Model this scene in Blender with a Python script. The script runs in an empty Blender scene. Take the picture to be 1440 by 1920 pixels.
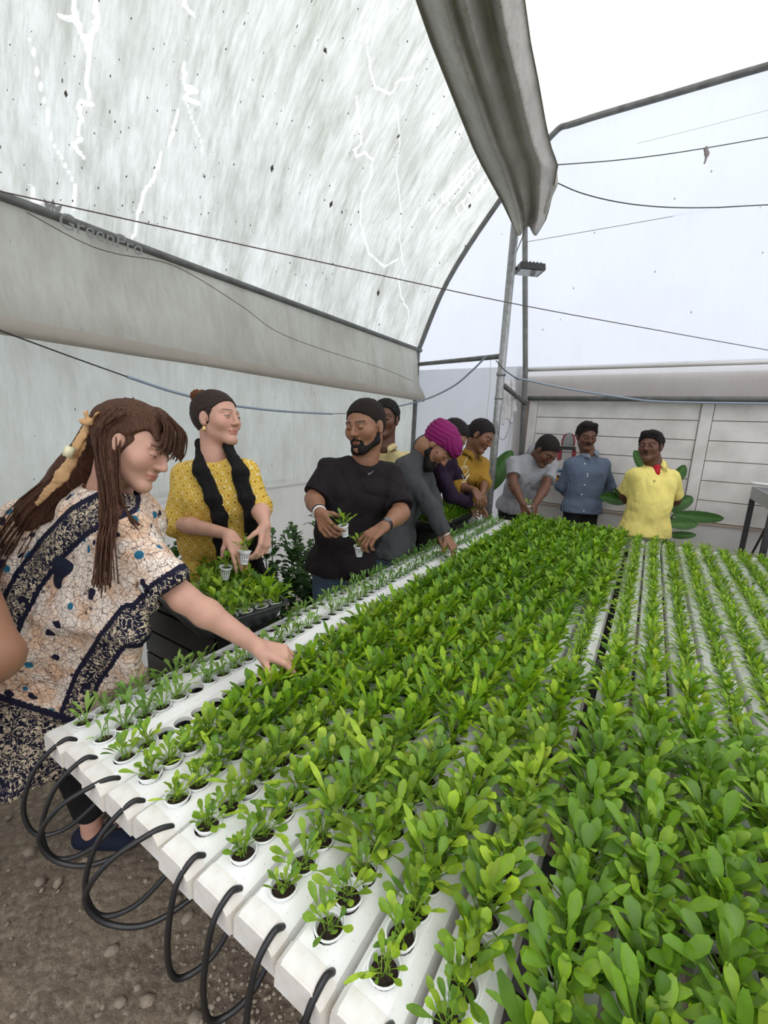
import bpy, math, random
import numpy as np
from mathutils import Vector, Matrix, Euler

SC = bpy.context.scene
COL = SC.collection
RNG = np.random.RandomState(7)
random.seed(7)

# ------------------------------------------------------------------ camera
# world axes: x across the growing channels, y along them, z up; metres
FPX, PITCH, ROLL, YAW, CAMZ = 790.28, .198555, -.0416225, .556147, 1.6
def _cam():
    cp, sp, cr, sr = math.cos(PITCH), math.sin(PITCH), math.cos(ROLL), math.sin(ROLL)
    fwd = np.array([0, cp, -sp]); down = np.array([0, -sp, -cp]); right = np.array([1., 0, 0])
    r = np.array([right*cr+down*sr, -right*sr+down*cr, fwd])
    s = np.array([[math.cos(YAW), -math.sin(YAW), 0], [math.sin(YAW), math.cos(YAW), 0], [0, 0, 1.]])
    return r @ s.T
CM = _cam()
def P(px, py, d):
    """a point seen at a pixel of the photograph, d metres deep in view"""
    return CM.T @ np.array([(px-720)/FPX*d, (py-960)/FPX*d, d]) + np.array([0, 0, CAMZ])
def PZ(px, py, z):
    r = CM.T @ np.array([(px-720)/FPX, (py-960)/FPX, 1.]); t = (z-CAMZ)/r[2]
    return r*t + np.array([0, 0, CAMZ])
def PX(px, py, X):
    r = CM.T @ np.array([(px-720)/FPX, (py-960)/FPX, 1.]); return r*(X/r[0]) + np.array([0, 0, CAMZ])
def PY(px, py, Y):
    r = CM.T @ np.array([(px-720)/FPX, (py-960)/FPX, 1.]); return r*(Y/r[1]) + np.array([0, 0, CAMZ])
cam = bpy.data.objects.new('camera', bpy.data.cameras.new('camera')); COL.objects.link(cam)
m = Matrix.Identity(4)
for i in range(3):
    m[i][0] = CM[0][i]; m[i][1] = -CM[1][i]; m[i][2] = -CM[2][i]
m[2][3] = CAMZ
cam.matrix_world = m
cam.data.sensor_fit = 'HORIZONTAL'; cam.data.sensor_width = 36; cam.data.lens = FPX*36/1440
cam.data.clip_start = .02
SC.camera = cam

# ------------------------------------------------------------------ sky, sun, exposure
W = bpy.data.worlds.new('overcast_sky'); SC.world = W; W.use_nodes = True
nt = W.node_tree; nt.nodes.clear()
wo = nt.nodes.new('ShaderNodeOutputWorld'); bg = nt.nodes.new('ShaderNodeBackground')
tc = nt.nodes.new('ShaderNodeTexCoord'); sx = nt.nodes.new('ShaderNodeSeparateXYZ'); cr_ = nt.nodes.new('ShaderNodeValToRGB')
nt.links.new(tc.outputs['Generated'], sx.inputs[0]); nt.links.new(sx.outputs['Z'], cr_.inputs[0])
cr_.color_ramp.elements[0].position = 0; cr_.color_ramp.elements[0].color = (.72, .77, .86, 1)
cr_.color_ramp.elements[1].position = .9; cr_.color_ramp.elements[1].color = (1, 1, 1, 1)
nt.links.new(cr_.outputs[0], bg.inputs[0]); bg.inputs[1].default_value = 1.75
nt.links.new(bg.outputs[0], wo.inputs[0])
sun = bpy.data.objects.new('sun', bpy.data.lights.new('sun', 'SUN')); COL.objects.link(sun)
sun.data.energy = 1.6; sun.data.angle = math.radians(25); sun.data.color = (1, .98, .94)
sun.rotation_euler = (math.radians(24), math.radians(22), 0)
vs = SC.view_settings; vs.view_transform = 'Standard'; vs.look = 'None'; vs.gamma = 1; vs.use_curve_mapping = False
vs.exposure = -.12
cy = SC.cycles; cy.max_bounces = 7; cy.diffuse_bounces = 4; cy.glossy_bounces = 2; cy.transmission_bounces = 5; cy.transparent_max_bounces = 6
cy.caustics_reflective = False; cy.caustics_refractive = False; cy.sample_clamp_indirect = 6

# ------------------------------------------------------------------ helpers: objects
def tag(o, label=None, cat=None, group=None, kind=None):
    if label: o['label'] = label
    if cat: o['category'] = cat
    if group: o['group'] = group
    if kind: o['kind'] = kind
    return o
def link(o, parent=None):
    COL.objects.link(o)
    if parent is not None: o.parent = parent
    return o
def empty(name, loc=(0, 0, 0), rz=0, parent=None):
    o = bpy.data.objects.new(name, None); o.location = loc; o.rotation_euler.z = rz; o.empty_display_size = .05
    return link(o, parent)
def unit(v): v = np.asarray(v, float); return v/(np.linalg.norm(v)+1e-12)
def mesh(name, v, f, mat=None, smooth=True, col=None, uv=None, mats=None):
    me = bpy.data.meshes.new(name)
    v = np.asarray(v, np.float32).reshape(-1, 3)
    if isinstance(f, np.ndarray):
        k = f.shape[1]; nf = len(f)
        me.vertices.add(len(v)); me.vertices.foreach_set('co', v.ravel())
        me.loops.add(nf*k); me.loops.foreach_set('vertex_index', f.astype(np.int32).ravel())
        me.polygons.add(nf); me.polygons.foreach_set('loop_start', np.arange(0, nf*k, k, dtype=np.int32))
        me.polygons.foreach_set('loop_total', np.full(nf, k, np.int32))
    else:
        me.from_pydata([tuple(map(float, p)) for p in v], [], f)
    me.update(calc_edges=True)
    if smooth: me.polygons.foreach_set('use_smooth', np.ones(len(me.polygons), bool))
    if col is not None:
        a = me.color_attributes.new('Col', 'FLOAT_COLOR', 'POINT')
        c = np.ones((len(v), 4), np.float32); c[:, :col.shape[1]] = col; a.data.foreach_set('color', c.ravel())
    if uv is not None:
        l = me.uv_layers.new(name='UVMap'); li = np.empty(len(me.loops), np.int32); me.loops.foreach_get('vertex_index', li)
        l.data.foreach_set('uv', np.asarray(uv, np.float32)[li].ravel())
    if mat: me.materials.append(mat)
    return me
def obj(name, me, parent=None, loc=None, rot=None, scale=None):
    o = bpy.data.objects.new(name, me)
    if loc is not None: o.location = loc
    if rot is not None: o.rotation_euler = rot
    if scale is not None: o.scale = scale
    return link(o, parent)
class MB:
    """collects simple shapes into one mesh"""
    def __init__(s): s.v = []; s.f = []; s.c = []
    def add(s, v, f, c=None):
        n = len(s.v); s.v += [tuple(p) for p in v]; s.f += [tuple(i+n for i in q) for q in f]
        s.c += [c if c else (1, 1, 1)]*len(v); return s
    def box(s, lo, hi, c=None):
        x0, y0, z0 = lo; x1, y1, z1 = hi
        v = [(x0, y0, z0), (x1, y0, z0), (x1, y1, z0), (x0, y1, z0), (x0, y0, z1), (x1, y0, z1), (x1, y1, z1), (x0, y1, z1)]
        return s.add(v, [(0, 3, 2, 1), (4, 5, 6, 7), (0, 1, 5, 4), (1, 2, 6, 5), (2, 3, 7, 6), (3, 0, 4, 7)], c)
    def tube(s, pts, r, n=8, c=None, cap=True, flat=1):
        pts = [np.array(p, float) for p in pts]; k = len(pts)
        rs = r if hasattr(r, '__len__') else [r]*k
        t0 = pts[1]-pts[0]; t0 /= np.linalg.norm(t0)+1e-9
        a = np.cross(t0, [0, 0, 1.]);
        if np.linalg.norm(a) < .05: a = np.cross(t0, [1., 0, 0])
        a /= np.linalg.norm(a); v = []
        for i in range(k):
            t = pts[min(i+1, k-1)]-pts[max(i-1, 0)]; t /= np.linalg.norm(t)+1e-9
            a = a-t*np.dot(a, t); a /= np.linalg.norm(a)+1e-9; b = np.cross(t, a)
            for j in range(n):
                q = 2*math.pi*j/n; v.append(pts[i]+(a*math.cos(q)+b*math.sin(q)*flat)*rs[i])
        f = [(i*n+j, i*n+(j+1) % n, (i+1)*n+(j+1) % n, (i+1)*n+j) for i in range(k-1) for j in range(n)]
        if cap: f += [tuple(range(n))[::-1], tuple((k-1)*n+j for j in range(n))]
        return s.add(v, f, c)
    def lathe(s, prof, n=20, loc=(0, 0, 0), c=None):
        v = [(loc[0]+r*math.cos(2*math.pi*j/n), loc[1]+r*math.sin(2*math.pi*j/n), loc[2]+z) for r, z in prof for j in range(n)]
        k = len(prof)
        return s.add(v, [(i*n+j, i*n+(j+1) % n, (i+1)*n+(j+1) % n, (i+1)*n+j) for i in range(k-1) for j in range(n)], c)
    def prism(s, poly, axis, a0, a1, c=None):
        """poly of (u,w) swept along axis ('y': u=x,w=z; 'x': u=y,w=z; 'z': u=x,w=y)"""
        def mk(u, w, a): return {'y': (u, a, w), 'x': (a, u, w), 'z': (u, w, a)}[axis]
        n = len(poly); v = [mk(u, w, a0) for u, w in poly]+[mk(u, w, a1) for u, w in poly]
        return s.add(v, [tuple(range(n))[::-1], tuple(range(n, 2*n))]+[(i, (i+1) % n, n+(i+1) % n, n+i) for i in range(n)], c)
    def mesh(s, name, mat=None, smooth=False, col=False):
        me = mesh(name, s.v, s.f, mat, smooth, np.array(s.c, np.float32) if col else None)
        return me
    def obj(s, name, mat=None, parent=None, smooth=False, loc=None, col=False): return obj(name, s.mesh(name, mat, smooth, col), parent, loc)
def autosmooth(me, deg=35):
    try: me.set_sharp_from_angle(angle=math.radians(deg))
    except Exception: pass
    return me
def spline(pts, n=8):
    pts = [np.array(p, float) for p in pts]; pts = [2*pts[0]-pts[1]]+pts+[2*pts[-1]-pts[-2]]; out = []
    for i in range(1, len(pts)-2):
        for j in range(n):
            t = j/n; a, b, c, d = pts[i-1:i+3]
            out.append(.5*((2*b)+(c-a)*t+(2*a-5*b+4*c-d)*t*t+(3*b-a-3*c+d)*t**3))
    return out+[pts[-2]]

# ------------------------------------------------------------------ helpers: materials
def mat(name, col=(.8, .8, .8), rough=.5, metal=0, spec=.5, attr=None):
    m = bpy.data.materials.new(name); m.use_nodes = True; b = m.node_tree.nodes['Principled BSDF']
    b.inputs['Base Color'].default_value = (*col, 1); b.inputs['Roughness'].default_value = rough
    b.inputs['Metallic'].default_value = metal; b.inputs['Specular IOR Level'].default_value = spec
    m.diffuse_color = (*col, 1)
    return m
class N:
    """tiny node-building helper"""
    def __init__(s, m): s.t = m.node_tree; s.b = s.t.nodes.get('Principled BSDF'); s.out = s.t.nodes.get('Material Output')
    def new(s, typ, **kw):
        n = s.t.nodes.new('ShaderNode'+typ)
        for k, v in kw.items():
            if k in n.inputs: 
                n.inputs[k].default_value = v
            else: setattr(n, k, v)
        return n
    def lk(s, a, b): s.t.links.new(a, b)
    def coord(s, out='Object', scale=(1, 1, 1), rot=(0, 0, 0)):
        c = s.new('TexCoord'); mp = s.new('Mapping'); mp.inputs['Scale'].default_value = scale; mp.inputs['Rotation'].default_value = rot
        s.lk(c.outputs[out], mp.inputs[0]); return mp.outputs[0]
    def noise(s, vec, scale=5, detail=4, rough=.55, dist=0):
        n = s.new('TexNoise'); n.inputs['Scale'].default_value = scale; n.inputs['Detail'].default_value = detail
        n.inputs['Roughness'].default_value = rough; n.inputs['Distortion'].default_value = dist
        if vec is not None: s.lk(vec, n.inputs['Vector'])
        return n.outputs['Fac']
    def vor(s, vec, scale=5, feature='F1', out='Distance', rnd=1):
        n = s.new('TexVoronoi'); n.feature = feature; n.inputs['Scale'].default_value = scale; n.inputs['Randomness'].default_value = rnd
        s.lk(vec, n.inputs['Vector']); return n.outputs[out]
    def ramp(s, fac, *stops, interp='LINEAR'):
        r = s.new('ValToRGB'); r.color_ramp.interpolation = interp; e = r.color_ramp.elements
        while len(e) < len(stops): e.new(.5)
        for i, (p, c) in enumerate(stops):
            e[i].position = p; e[i].color = (c, c, c, 1) if not hasattr(c, '__len__') else (*c, 1)
        s.lk(fac, r.inputs[0]); return r.outputs[0]
    def mix(s, fac, a, b, mode='MIX'):
        n = s.new('Mix'); n.data_type = 'RGBA'; n.blend_type = mode
        for k, val in ((0, fac), (6, a), (7, b)):
            sock = n.inputs[k]
            if hasattr(val, 'is_linked'): s.lk(val, sock)
            elif hasattr(val, '__len__'): sock.default_value = (*val, 1)
            else: sock.default_value = val if k == 0 else (val, val, val, 1)
        return n.outputs[2]
    def math(s, op, a, b=0, clamp=False):
        n = s.new('Math'); n.operation = op; n.use_clamp = clamp
        for i, v in enumerate((a, b)):
            if hasattr(v, 'is_linked'): s.lk(v, n.inputs[i])
            else: n.inputs[i].default_value = v
        return n.outputs[0]
    def bump(s, h, strength=.3, dist=.01):
        b = s.new('Bump'); b.inputs['Strength'].default_value = strength; b.inputs['Distance'].default_value = dist
        s.lk(h, b.inputs['Height']); s.lk(b.outputs[0], s.b.inputs['Normal']); return b
    def attr(s, name='Col'):
        a = s.new('Attribute'); a.attribute_name = name; return a.outputs['Color']
    def base(s, c): s.lk(c, s.b.inputs['Base Color'])

def M_noisy(name, c1, c2, scale=20, rough=.6, metal=0, bump=.2, bscale=60, spec=.4, coords='Object'):
    m = mat(name, c1, rough, metal, spec); n = N(m); v = n.coord(coords)
    n.base(n.mix(n.ramp(n.noise(v, scale, 5), (.35, 0.), (.68, 1.)), c1, c2))
    if bump: n.bump(n.noise(v, bscale, 4), bump, .004)
    return m
def pvc():
    m = mat('white_pvc', (.8, .8, .78), .32); n = N(m); v = n.coord('Object')
    st = n.ramp(n.noise(v, 9, 8, .7), (.52, 0.), (.75, .6))
    sp = n.ramp(n.noise(v, 160, 2, .5), (.68, 0.), (.75, .7))
    c = n.mix(st, (.84, .84, .82), (.60, .53, .44)); c = n.mix(sp, c, (.36, .30, .23)); n.base(c)
    n.bump(n.noise(v, 40, 3), .08, .002); return m
M_PVC = pvc()
M_CAP = M_noisy('end_cap_pvc', (.80, .79, .77), (.66, .60, .52), 18, .4, bump=.05)
M_DARK = mat('hole_dark', (.03, .026, .022), .9)
M_CUP = mat('net_cup_plastic', (.86, .87, .87), .35)
M_SOIL = M_noisy('coir_soil', (.055, .033, .024), (.02, .013, .01), 300, .95, bump=.8, bscale=500)
M_HOSE = mat('black_hose', (.012, .012, .013), .38)
M_GALV = M_noisy('galvanised_steel', (.36, .37, .37), (.24, .24, .235), 30, .42, .6, .05)
M_PIPE = M_noisy('weathered_pipe', (.16, .165, .155), (.10, .10, .095), 14, .6, .2, .08)
M_WIRE = mat('rusty_wire', (.09, .06, .055), .7)
M_BLUE = mat('blue_grey_hose', (.26, .31, .38), .45)
M_TRAY = M_noisy('black_tray_plastic', (.014, .017, .018), (.03, .032, .033), 12, .35, bump=.05)
def leafmat(name='leaf', dark=1):
    m = mat(name, (.2, .5, .05), .42, 0, .35); n = N(m)
    oi = n.new('ObjectInfo'); col = n.attr('Col')
    hs = n.new('HueSaturation'); n.lk(col, hs.inputs['Color'])
    n.lk(n.math('ADD', n.math('MULTIPLY', oi.outputs['Random'], .3), .86), hs.inputs['Value'])
    n.lk(n.math('ADD', n.math('MULTIPLY', oi.outputs['Random'], -.018), .507), hs.inputs['Hue'])
    v = n.coord('Object'); c = n.mix(n.ramp(n.noise(v, 45, 3), (.3, .66), (.7, .96)), (0, 0, 0), hs.outputs[0])
    n.base(c); tr = n.new('BsdfTranslucent'); n.lk(n.mix(1., c, (.95, 1., .35), 'MULTIPLY'), tr.inputs[0])
    mx = n.new('MixShader'); mx.inputs[0].default_value = .3
    n.lk(n.b.outputs[0], mx.inputs[1]); n.lk(tr.outputs[0], mx.inputs[2]); n.lk(mx.outputs[0], n.out.inputs[0]); return m
M_LEAF = leafmat()

# ------------------------------------------------------------------ large structure
XW, YE = -2.6, 4.8          # left film wall, end wall
ARCH = spline([(-2.6, 0, 2.53), (-2.27, 0, 3.27), (-1.72, 0, 3.99), (-1.27, 0, 4.43), (-1.05, 0, 4.475), (-.3, 0, 4.465), (.4, 0, 4.45), (1.6, 0, 4.42),
               (2.8, 0, 4.36), (4.0, 0, 4.10), (4.8, 0, 3.6), (5.3, 0, 3.1), (5.6, 0, 2.53)], 5)
def film(name, base, dirt, trans, streak, cracks=0, thru=.0, sp=.5):
    m = mat(name, base, .45); n = N(m); uv = n.coord('UV')
    s1 = n.coord('UV', (7, 1.5, 1), (0, 0, .16)); s2 = n.coord('UV', (30, 5, 1), (0, 0, .16))
    a = n.ramp(n.noise(s1, 1, 6, .65), (.42, 0.), (.66, 1.)); b = n.ramp(n.noise(s2, 1.2, 5, .7), (.40, 0.), (.7, 1.))
    d = n.math('ADD', n.math('MULTIPLY', a, .55*streak), n.math('MULTIPLY', b, .45*streak))
    c = n.mix(d, base, dirt)
    blot = n.ramp(n.noise(uv, 1.7, 6, .6), (.45, 0.), (.7, .35)); c = n.mix(blot, c, dirt)
    if cracks:
        w = n.noise(uv, 1.6, 7, .7, .6); ln = n.math('LESS_THAN', n.math('ABSOLUTE', n.math('SUBTRACT', w, .5)), .0022)
        mk = n.math('GREATER_THAN', n.noise(uv, .9, 3), .47)
        c = n.mix(n.math('MULTIPLY', ln, mk), c, (1, 1, 1))
    if name == 'dirty_roof_film': c = n.mix(n.ramp(n.attr('Col'), (.3, 0.), (.8, 1.)), c, (1, 1, 1))
    spk = n.vor(n.coord('UV', (9, 3.4, 1)), 1.5); c = n.mix(n.math('MULTIPLY', n.math('LESS_THAN', spk, .045), sp), c, (.05, .04, .03))
    n.base(n.mix(1., c, (.75, .75, .75), 'MULTIPLY')); tr = n.new('BsdfTranslucent'); n.lk(c, tr.inputs[0])
    mx = n.new('MixShader'); mx.inputs[0].default_value = trans
    n.lk(n.b.outputs[0], mx.inputs[1]); n.lk(tr.outputs[0], mx.inputs[2])
    o = mx.outputs[0]
    if thru:
        tp = n.new('BsdfTransparent'); m2 = n.new('MixShader'); m2.inputs[0].default_value = thru
        n.lk(o, m2.inputs[1]); n.lk(tp.outputs[0], m2.inputs[2]); o = m2.outputs[0]
    n.lk(o, n.out.inputs[0]); return m
M_ROOF = film('dirty_roof_film', (.76, .785, .755), (.29, .305, .24), .85, .95, 0, .09, 1)
M_CLEAN = film('clean_roof_film', (.97, .97, .97), (.90, .90, .90), .9, .3, 0, 0, 0)
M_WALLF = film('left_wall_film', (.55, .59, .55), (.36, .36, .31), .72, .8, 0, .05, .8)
M_HEM = film('hem_cloth', (.58, .53, .46), (.45, .41, .35), .35, .5, 0, 0, 0)
M_FLAP = film('side_flap_cloth', (.84, .83, .79), (.56, .53, .47), .66, .8, 0, 0, .3)
M_NET = film('lower_net_cloth', (.66, .66, .63), (.50, .49, .45), .62, .5, 0, 0, 0)
M_END = film('end_wall_film', (.80, .83, .89), (.70, .72, .77), .90, .35, 0, .1, .9)
def sheet(name, prof, y0, y1, material, ny=40, nm='structure', wob=.012, parent=None):
    """a sheet swept along y over the profile of (x,z) points, slightly slack"""
    prof = [np.array(p, float) for p in prof]; L = [0]
    for a, b in zip(prof, prof[1:]): L.append(L[-1]+np.linalg.norm(b-a))
    ys = np.linspace(y0, y1, ny); v = []; uv = []
    for i, p in enumerate(prof):
        for j, y in enumerate(ys):
            w = wob*(math.sin(y*3.1+i*.9)+math.sin(y*7.3+i*.5)*.4)*min(1, i, len(prof)-1-i)
            v.append((p[0]+w, y, p[-1]+w*.3)); uv.append((y, L[i]))
    f = np.array([(i*ny+j, (i+1)*ny+j, (i+1)*ny+j+1, i*ny+j+1) for i in range(len(prof)-1) for j in range(ny-1)])
    o = obj(name, mesh(name, v, f, material, True, uv=uv), parent)
    if nm: o['kind'] = nm
    return o
roofp = [(p[0], p[2]) for p in ARCH]
ks = [i for i, p in enumerate(roofp) if p[0] > -1.28][0]
def roof_point(px, py):
    r_ = CM.T @ np.array([(px-720)/FPX, (py-960)/FPX, 1.]); xs = [p[0] for p in roofp[:40]]; zs_ = [p[1] for p in roofp[:40]]; t = np.linspace(1, 9, 4000)
    x = r_[0]*t; z = r_[2]*t+CAMZ; zr = np.where(x < -2.6, -1, np.interp(x, xs, zs_)); k = np.argmax(z > zr); return r_*t[k]*.997+np.array([0, 0, CAMZ])
TR = [([(180, 0), (182, 32), (180, 58), (166, 84), (168, 113), (166, 143), (168, 185)], 5), ([(178, 203), (153, 195), (150, 211), (156, 227), (148, 248), (153, 264), (140, 280), (158, 301)], 4.5), ([(343, 127), (341, 158), (349, 185), (366, 180), (352, 172), (345, 195), (370, 203)], 5), ([(334, 216), (323, 248), (316, 288)], 3),
      ([(301, 293), (293, 338), (275, 359), (264, 391), (259, 422), (249, 454)], 3.5), ([(692, 58), (686, 90), (692, 132), (702, 169), (731, 182), (745, 156), (775, 150)], 2.5), ([(668, 185), (671, 222), (678, 275), (664, 285), (668, 298), (682, 290), (697, 306), (692, 343), (678, 370), (676, 422), (690, 480), (720, 505), (745, 490)], 2.5),
      ([(58, 79), (69, 127), (79, 174), (90, 211), (95, 264), (121, 312), (143, 354), (140, 400)], 2), ([(113, 37), (140, 42), (153, 69), (158, 80)], 5), ([(345, 200), (360, 240), (372, 265), (377, 300)], 1.8), ([(137, 0), (142, 30), (150, 60)], 6), ([(740, 200), (748, 260), (742, 330), (752, 400), (748, 450), (756, 500)], 1.6), ([(340, 0), (345, 20), (362, 38)], 4),
      ([(745, 520), (750, 560), (765, 590), (760, 620)], 1.6), ([(60, 355), (62, 385), (78, 388)], 3)]
TR += [([(830+r_*11+dx, 400-r_*13+dy), (842+r_*11+dx, 385-r_*13+dy), (838+r_*11+dx, 370-r_*13+dy), (856+r_*11+dx, 352-r_*13+dy)], 1.6) for r_ in range(6) for dx, dy in ((0, 0), (18, 22), (-20, 10))]
def dirty_roof():
    """old film with rinsed snail trails recorded in its dirt"""
    pr_ = np.array(roofp[:ks+1]); L = np.concatenate([[0], np.cumsum(np.linalg.norm(np.diff(pr_, axis=0), axis=1))]); na, ny = 230, 430
    la = np.linspace(0, L[-1], na); xs = np.interp(la, L, pr_[:, 0]); zs_ = np.interp(la, L, pr_[:, 1]); ys = np.linspace(-1.6, YE, ny)
    A_, Y_ = np.meshgrid(la, ys, indexing='ij'); wv = .010*(np.sin(Y_*3.1+A_*4)+np.sin(Y_*7.3+A_*3)*.4)*np.minimum(1, np.minimum(A_, L[-1]-A_)*4)
    v = np.stack([np.repeat(xs, ny)+wv.ravel(), Y_.ravel(), np.repeat(zs_, ny)+wv.ravel()*.3], 1); uv = np.stack([Y_.ravel(), A_.ravel()], 1)
    m_ = np.zeros(len(v)); rg_ = np.random.RandomState(12)
    for pts, w in TR:
        q = []
        for a, b in zip(pts, pts[1:]):
            for k in range(4): q.append((a[0]+(b[0]-a[0])*k/4+rg_.uniform(-1.5, 1.5), a[1]+(b[1]-a[1])*k/4))
        q.append(pts[-1]); g = []
        for p in q: r3 = roof_point(*p); g.append((r3[1], np.interp(r3[0], pr_[:, 0], L), CM[2]@(r3-np.array([0, 0, CAMZ]))))
        for a, b in zip(g, g[1:]):
            wd = w/FPX*a[2]*.5*rg_.uniform(.7, 1.2)+.003; e = np.array(b[:2])-np.array(a[:2]); L2 = e@e+1e-9; dx, dy = uv[:, 0]-a[0], uv[:, 1]-a[1]; t = np.clip((dx*e[0]+dy*e[1])/L2, 0, 1)
            m_ = np.maximum(m_, np.clip((wd-np.hypot(dx-t*e[0], dy-t*e[1]))/.008+.5, 0, 1))
    f = (np.arange(na-1)[:, None]*ny+np.arange(ny-1)[None]).ravel(); f = np.stack([f, f+ny, f+ny+1, f+1], 1)
    o = obj('ceiling', mesh('ceiling', v, f, M_ROOF, True, np.stack([m_, m_, m_], 1), uv)); o['kind'] = 'structure'; return o
roof = dirty_roof()
sheet('ceiling', roofp[ks:], -1.6, YE, M_CLEAN, 40)
zz = lambda a, b, n: [(XW, a+(b-a)*i/n) for i in range(n+1)]
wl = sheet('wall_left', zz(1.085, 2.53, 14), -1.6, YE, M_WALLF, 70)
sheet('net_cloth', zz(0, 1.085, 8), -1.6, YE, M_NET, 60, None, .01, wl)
sheet('wall_right', [(5.6, 2.53), (5.6, 1.2), (5.6, 0)], -1.6, YE, M_END, 20)
# flap hanging from the rail, swelling into a rolled hem
pr = [(XW+.03, 2.53), (XW+.05, 2.4), (XW+.08, 2.25), (XW+.12, 2.12), (XW+.16, 2.0), (XW+.175, 1.95), (XW+.16, 1.925), (XW+.12, 1.93), (XW+.05, 1.97), (XW+.01, 2.0)]
sheet('side_flap', pr[:5], -1.6, YE-.05, M_FLAP, 90, None, .022, wl); sheet('rolled_hem', pr[4:], -1.6, YE-.05, M_HEM, 90, None, .006, wl)
sheet('seam_band', [(XW+.012, 1.10), (XW+.016, 1.085), (XW+.012, 1.065)], -1.6, YE, mat('seam_tape', (.8, .8, .78), .5), 30, None, .002, wl)
# end wall film above the hem, under the arch
def endwall():
    v = []; uv = []; f = []; xs = [p[0] for p in roofp]; NZ = 14
    xs2 = [XW]+list(np.linspace(XW+.05, 5.55, 60))+[5.6]
    zt = np.interp(xs2, xs, [p[1] for p in roofp])
    for i, x in enumerate(xs2):
        zb = 0 if x < -1.36 else 2.27
        for k in range(NZ+1):
            z = zb+(zt[i]-zb)*k/NZ
            v.append((x, YE+.01*math.sin(x*5)*math.sin(z*3), z)); uv.append((x*.7, z*.8))
    f = np.array([(i*(NZ+1)+k, (i+1)*(NZ+1)+k, (i+1)*(NZ+1)+k+1, i*(NZ+1)+k+1) for i in range(len(xs2)-1) for k in range(NZ)])
    o = obj('wall_end', mesh('wall_end', v, f, M_END, True, uv=uv)); o['kind'] = 'structure'; return o
we = endwall()
# translucent strip between hem and pipe, in front of the precast wall
def flat(name, x0, x1, z0, z1, y, material, parent=None, nx=30, nz=6, wob=.006):
    v = [(x0+(x1-x0)*i/nx, y+wob*math.sin(i*1.3+k*.6), z0+(z1-z0)*k/nz) for i in range(nx+1) for k in range(nz+1)]
    uv = [(p[0], p[2]) for p in v]
    f = np.array([(i*(nz+1)+k, (i+1)*(nz+1)+k, (i+1)*(nz+1)+k+1, i*(nz+1)+k+1) for i in range(nx) for k in range(nz)])
    return obj(name, mesh(name, v, f, material, True, uv=uv), parent)
M_STRIP = film('end_skirt_film', (.88, .87, .88), (.74, .72, .71), .6, .4, 0, .1, .2)
flat('end_skirt', -1.36, 5.6, 1.94, 2.29, YE-.005, M_STRIP, we)
flat('net_cloth', XW, -1.25, 0, 2.3, YE-.02, film('end_net_film', (.70, .70, .71), (.60, .60, .60), .6, .4, 0, .1, .2), we)
# precast compound wall behind the right part
M_CONC = M_noisy('pale_precast', (.70, .675, .65), (.56, .535, .505), 5, .85, bump=.3, bscale=30)
M_JOINT = mat('wall_joint', (.40, .32, .27), .9)
wr = obj('wall_back', MB().box((-1.36, YE+.05, 0), (5.6, YE+.09, 2.2)).mesh('wall_back', M_JOINT)); wr['kind'] = 'structure'
posts = [(-1.20, -1.11), (.315, .415), (1.9, 2.0), (3.4, 3.5)]
for a, b in posts:
    MB().prism([(a, YE+.05), (a+.008, YE-.012+.02), (b-.008, YE-.012+.02), (b, YE+.05)], 'z', 0, 2.0).obj('wall_post', M_CONC, wr)
edges = [-1.36]+[x for p in posts for x in p]+[5.0]
zs = [0.86, 1.06, 1.24, 1.42, 1.60, 1.775, 1.96]
for i in range(0, len(edges)-1, 2):
    a, b = edges[i], edges[i+1]
    if b-a < .3: continue
    for z0, z1 in zip(zs, zs[1:]):
        MB().prism([(a+.002, z0+.004), (a+.002, z1-.004), (b-.002, z1-.004), (b-.002, z0+.004)], 'y', YE+.05-.02+random.uniform(0, .004), YE+.06).obj('wall_panel', M_CONC, wr)
M_PLAS = M_noisy('pale_plaster', (.66, .64, .615), (.54, .52, .49), 2.2, .9, bump=.2, bscale=20)
MB().box((-1.36, YE+.0, 0), (5.6, YE+.06, .845)).obj('plaster_base', M_PLAS, wr)
MB().box((-1.36, YE-.008, .835), (5.6, YE+.05, .855)).obj('ledge', M_JOINT, wr)

# ground
def ground():
    m = mat('beaten_earth', (.2, .16, .13), .95); n = N(m); v = n.coord('Object')
    c = n.mix(n.ramp(n.noise(v, 3, 8, .65), (.35, 0.), (.65, 1.)), (.30, .235, .17), (.17, .13, .095))
    c = n.mix(n.ramp(n.noise(v, 42, 5, .7), (.5, 0.), (.62, .65)), c, (.42, .35, .27)); n.base(c)
    vr = n.vor(v, 34); n.bump(n.math('ADD', n.noise(v, 60, 6, .7), n.math('MULTIPLY', vr, -.9)), .9, .02)
    v = []; S = 110; xs = np.concatenate([[-9], np.linspace(-3.2, 1.2, S), [9]]); ys = np.concatenate([[-5], np.linspace(-.6, 3, 80), [9]])
    z = RNG.rand(len(xs), len(ys))*.012
    for i, x in enumerate(xs):
        for j, y in enumerate(ys): v.append((x, y, z[i, j]-.008+.012*math.sin(x*5+1)*math.sin(y*4)))
    ny = len(ys); f = np.array([(i*ny+j, (i+1)*ny+j, (i+1)*ny+j+1, i*ny+j+1) for i in range(len(xs)-1) for j in range(ny-1)])
    o = obj('floor', mesh('floor', v, f, m, True)); o['kind'] = 'structure'; return o
fl = ground()
M_STONE = M_noisy('pebble', (.36, .30, .235), (.18, .145, .11), 9, .85, bump=.3, bscale=60)
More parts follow.
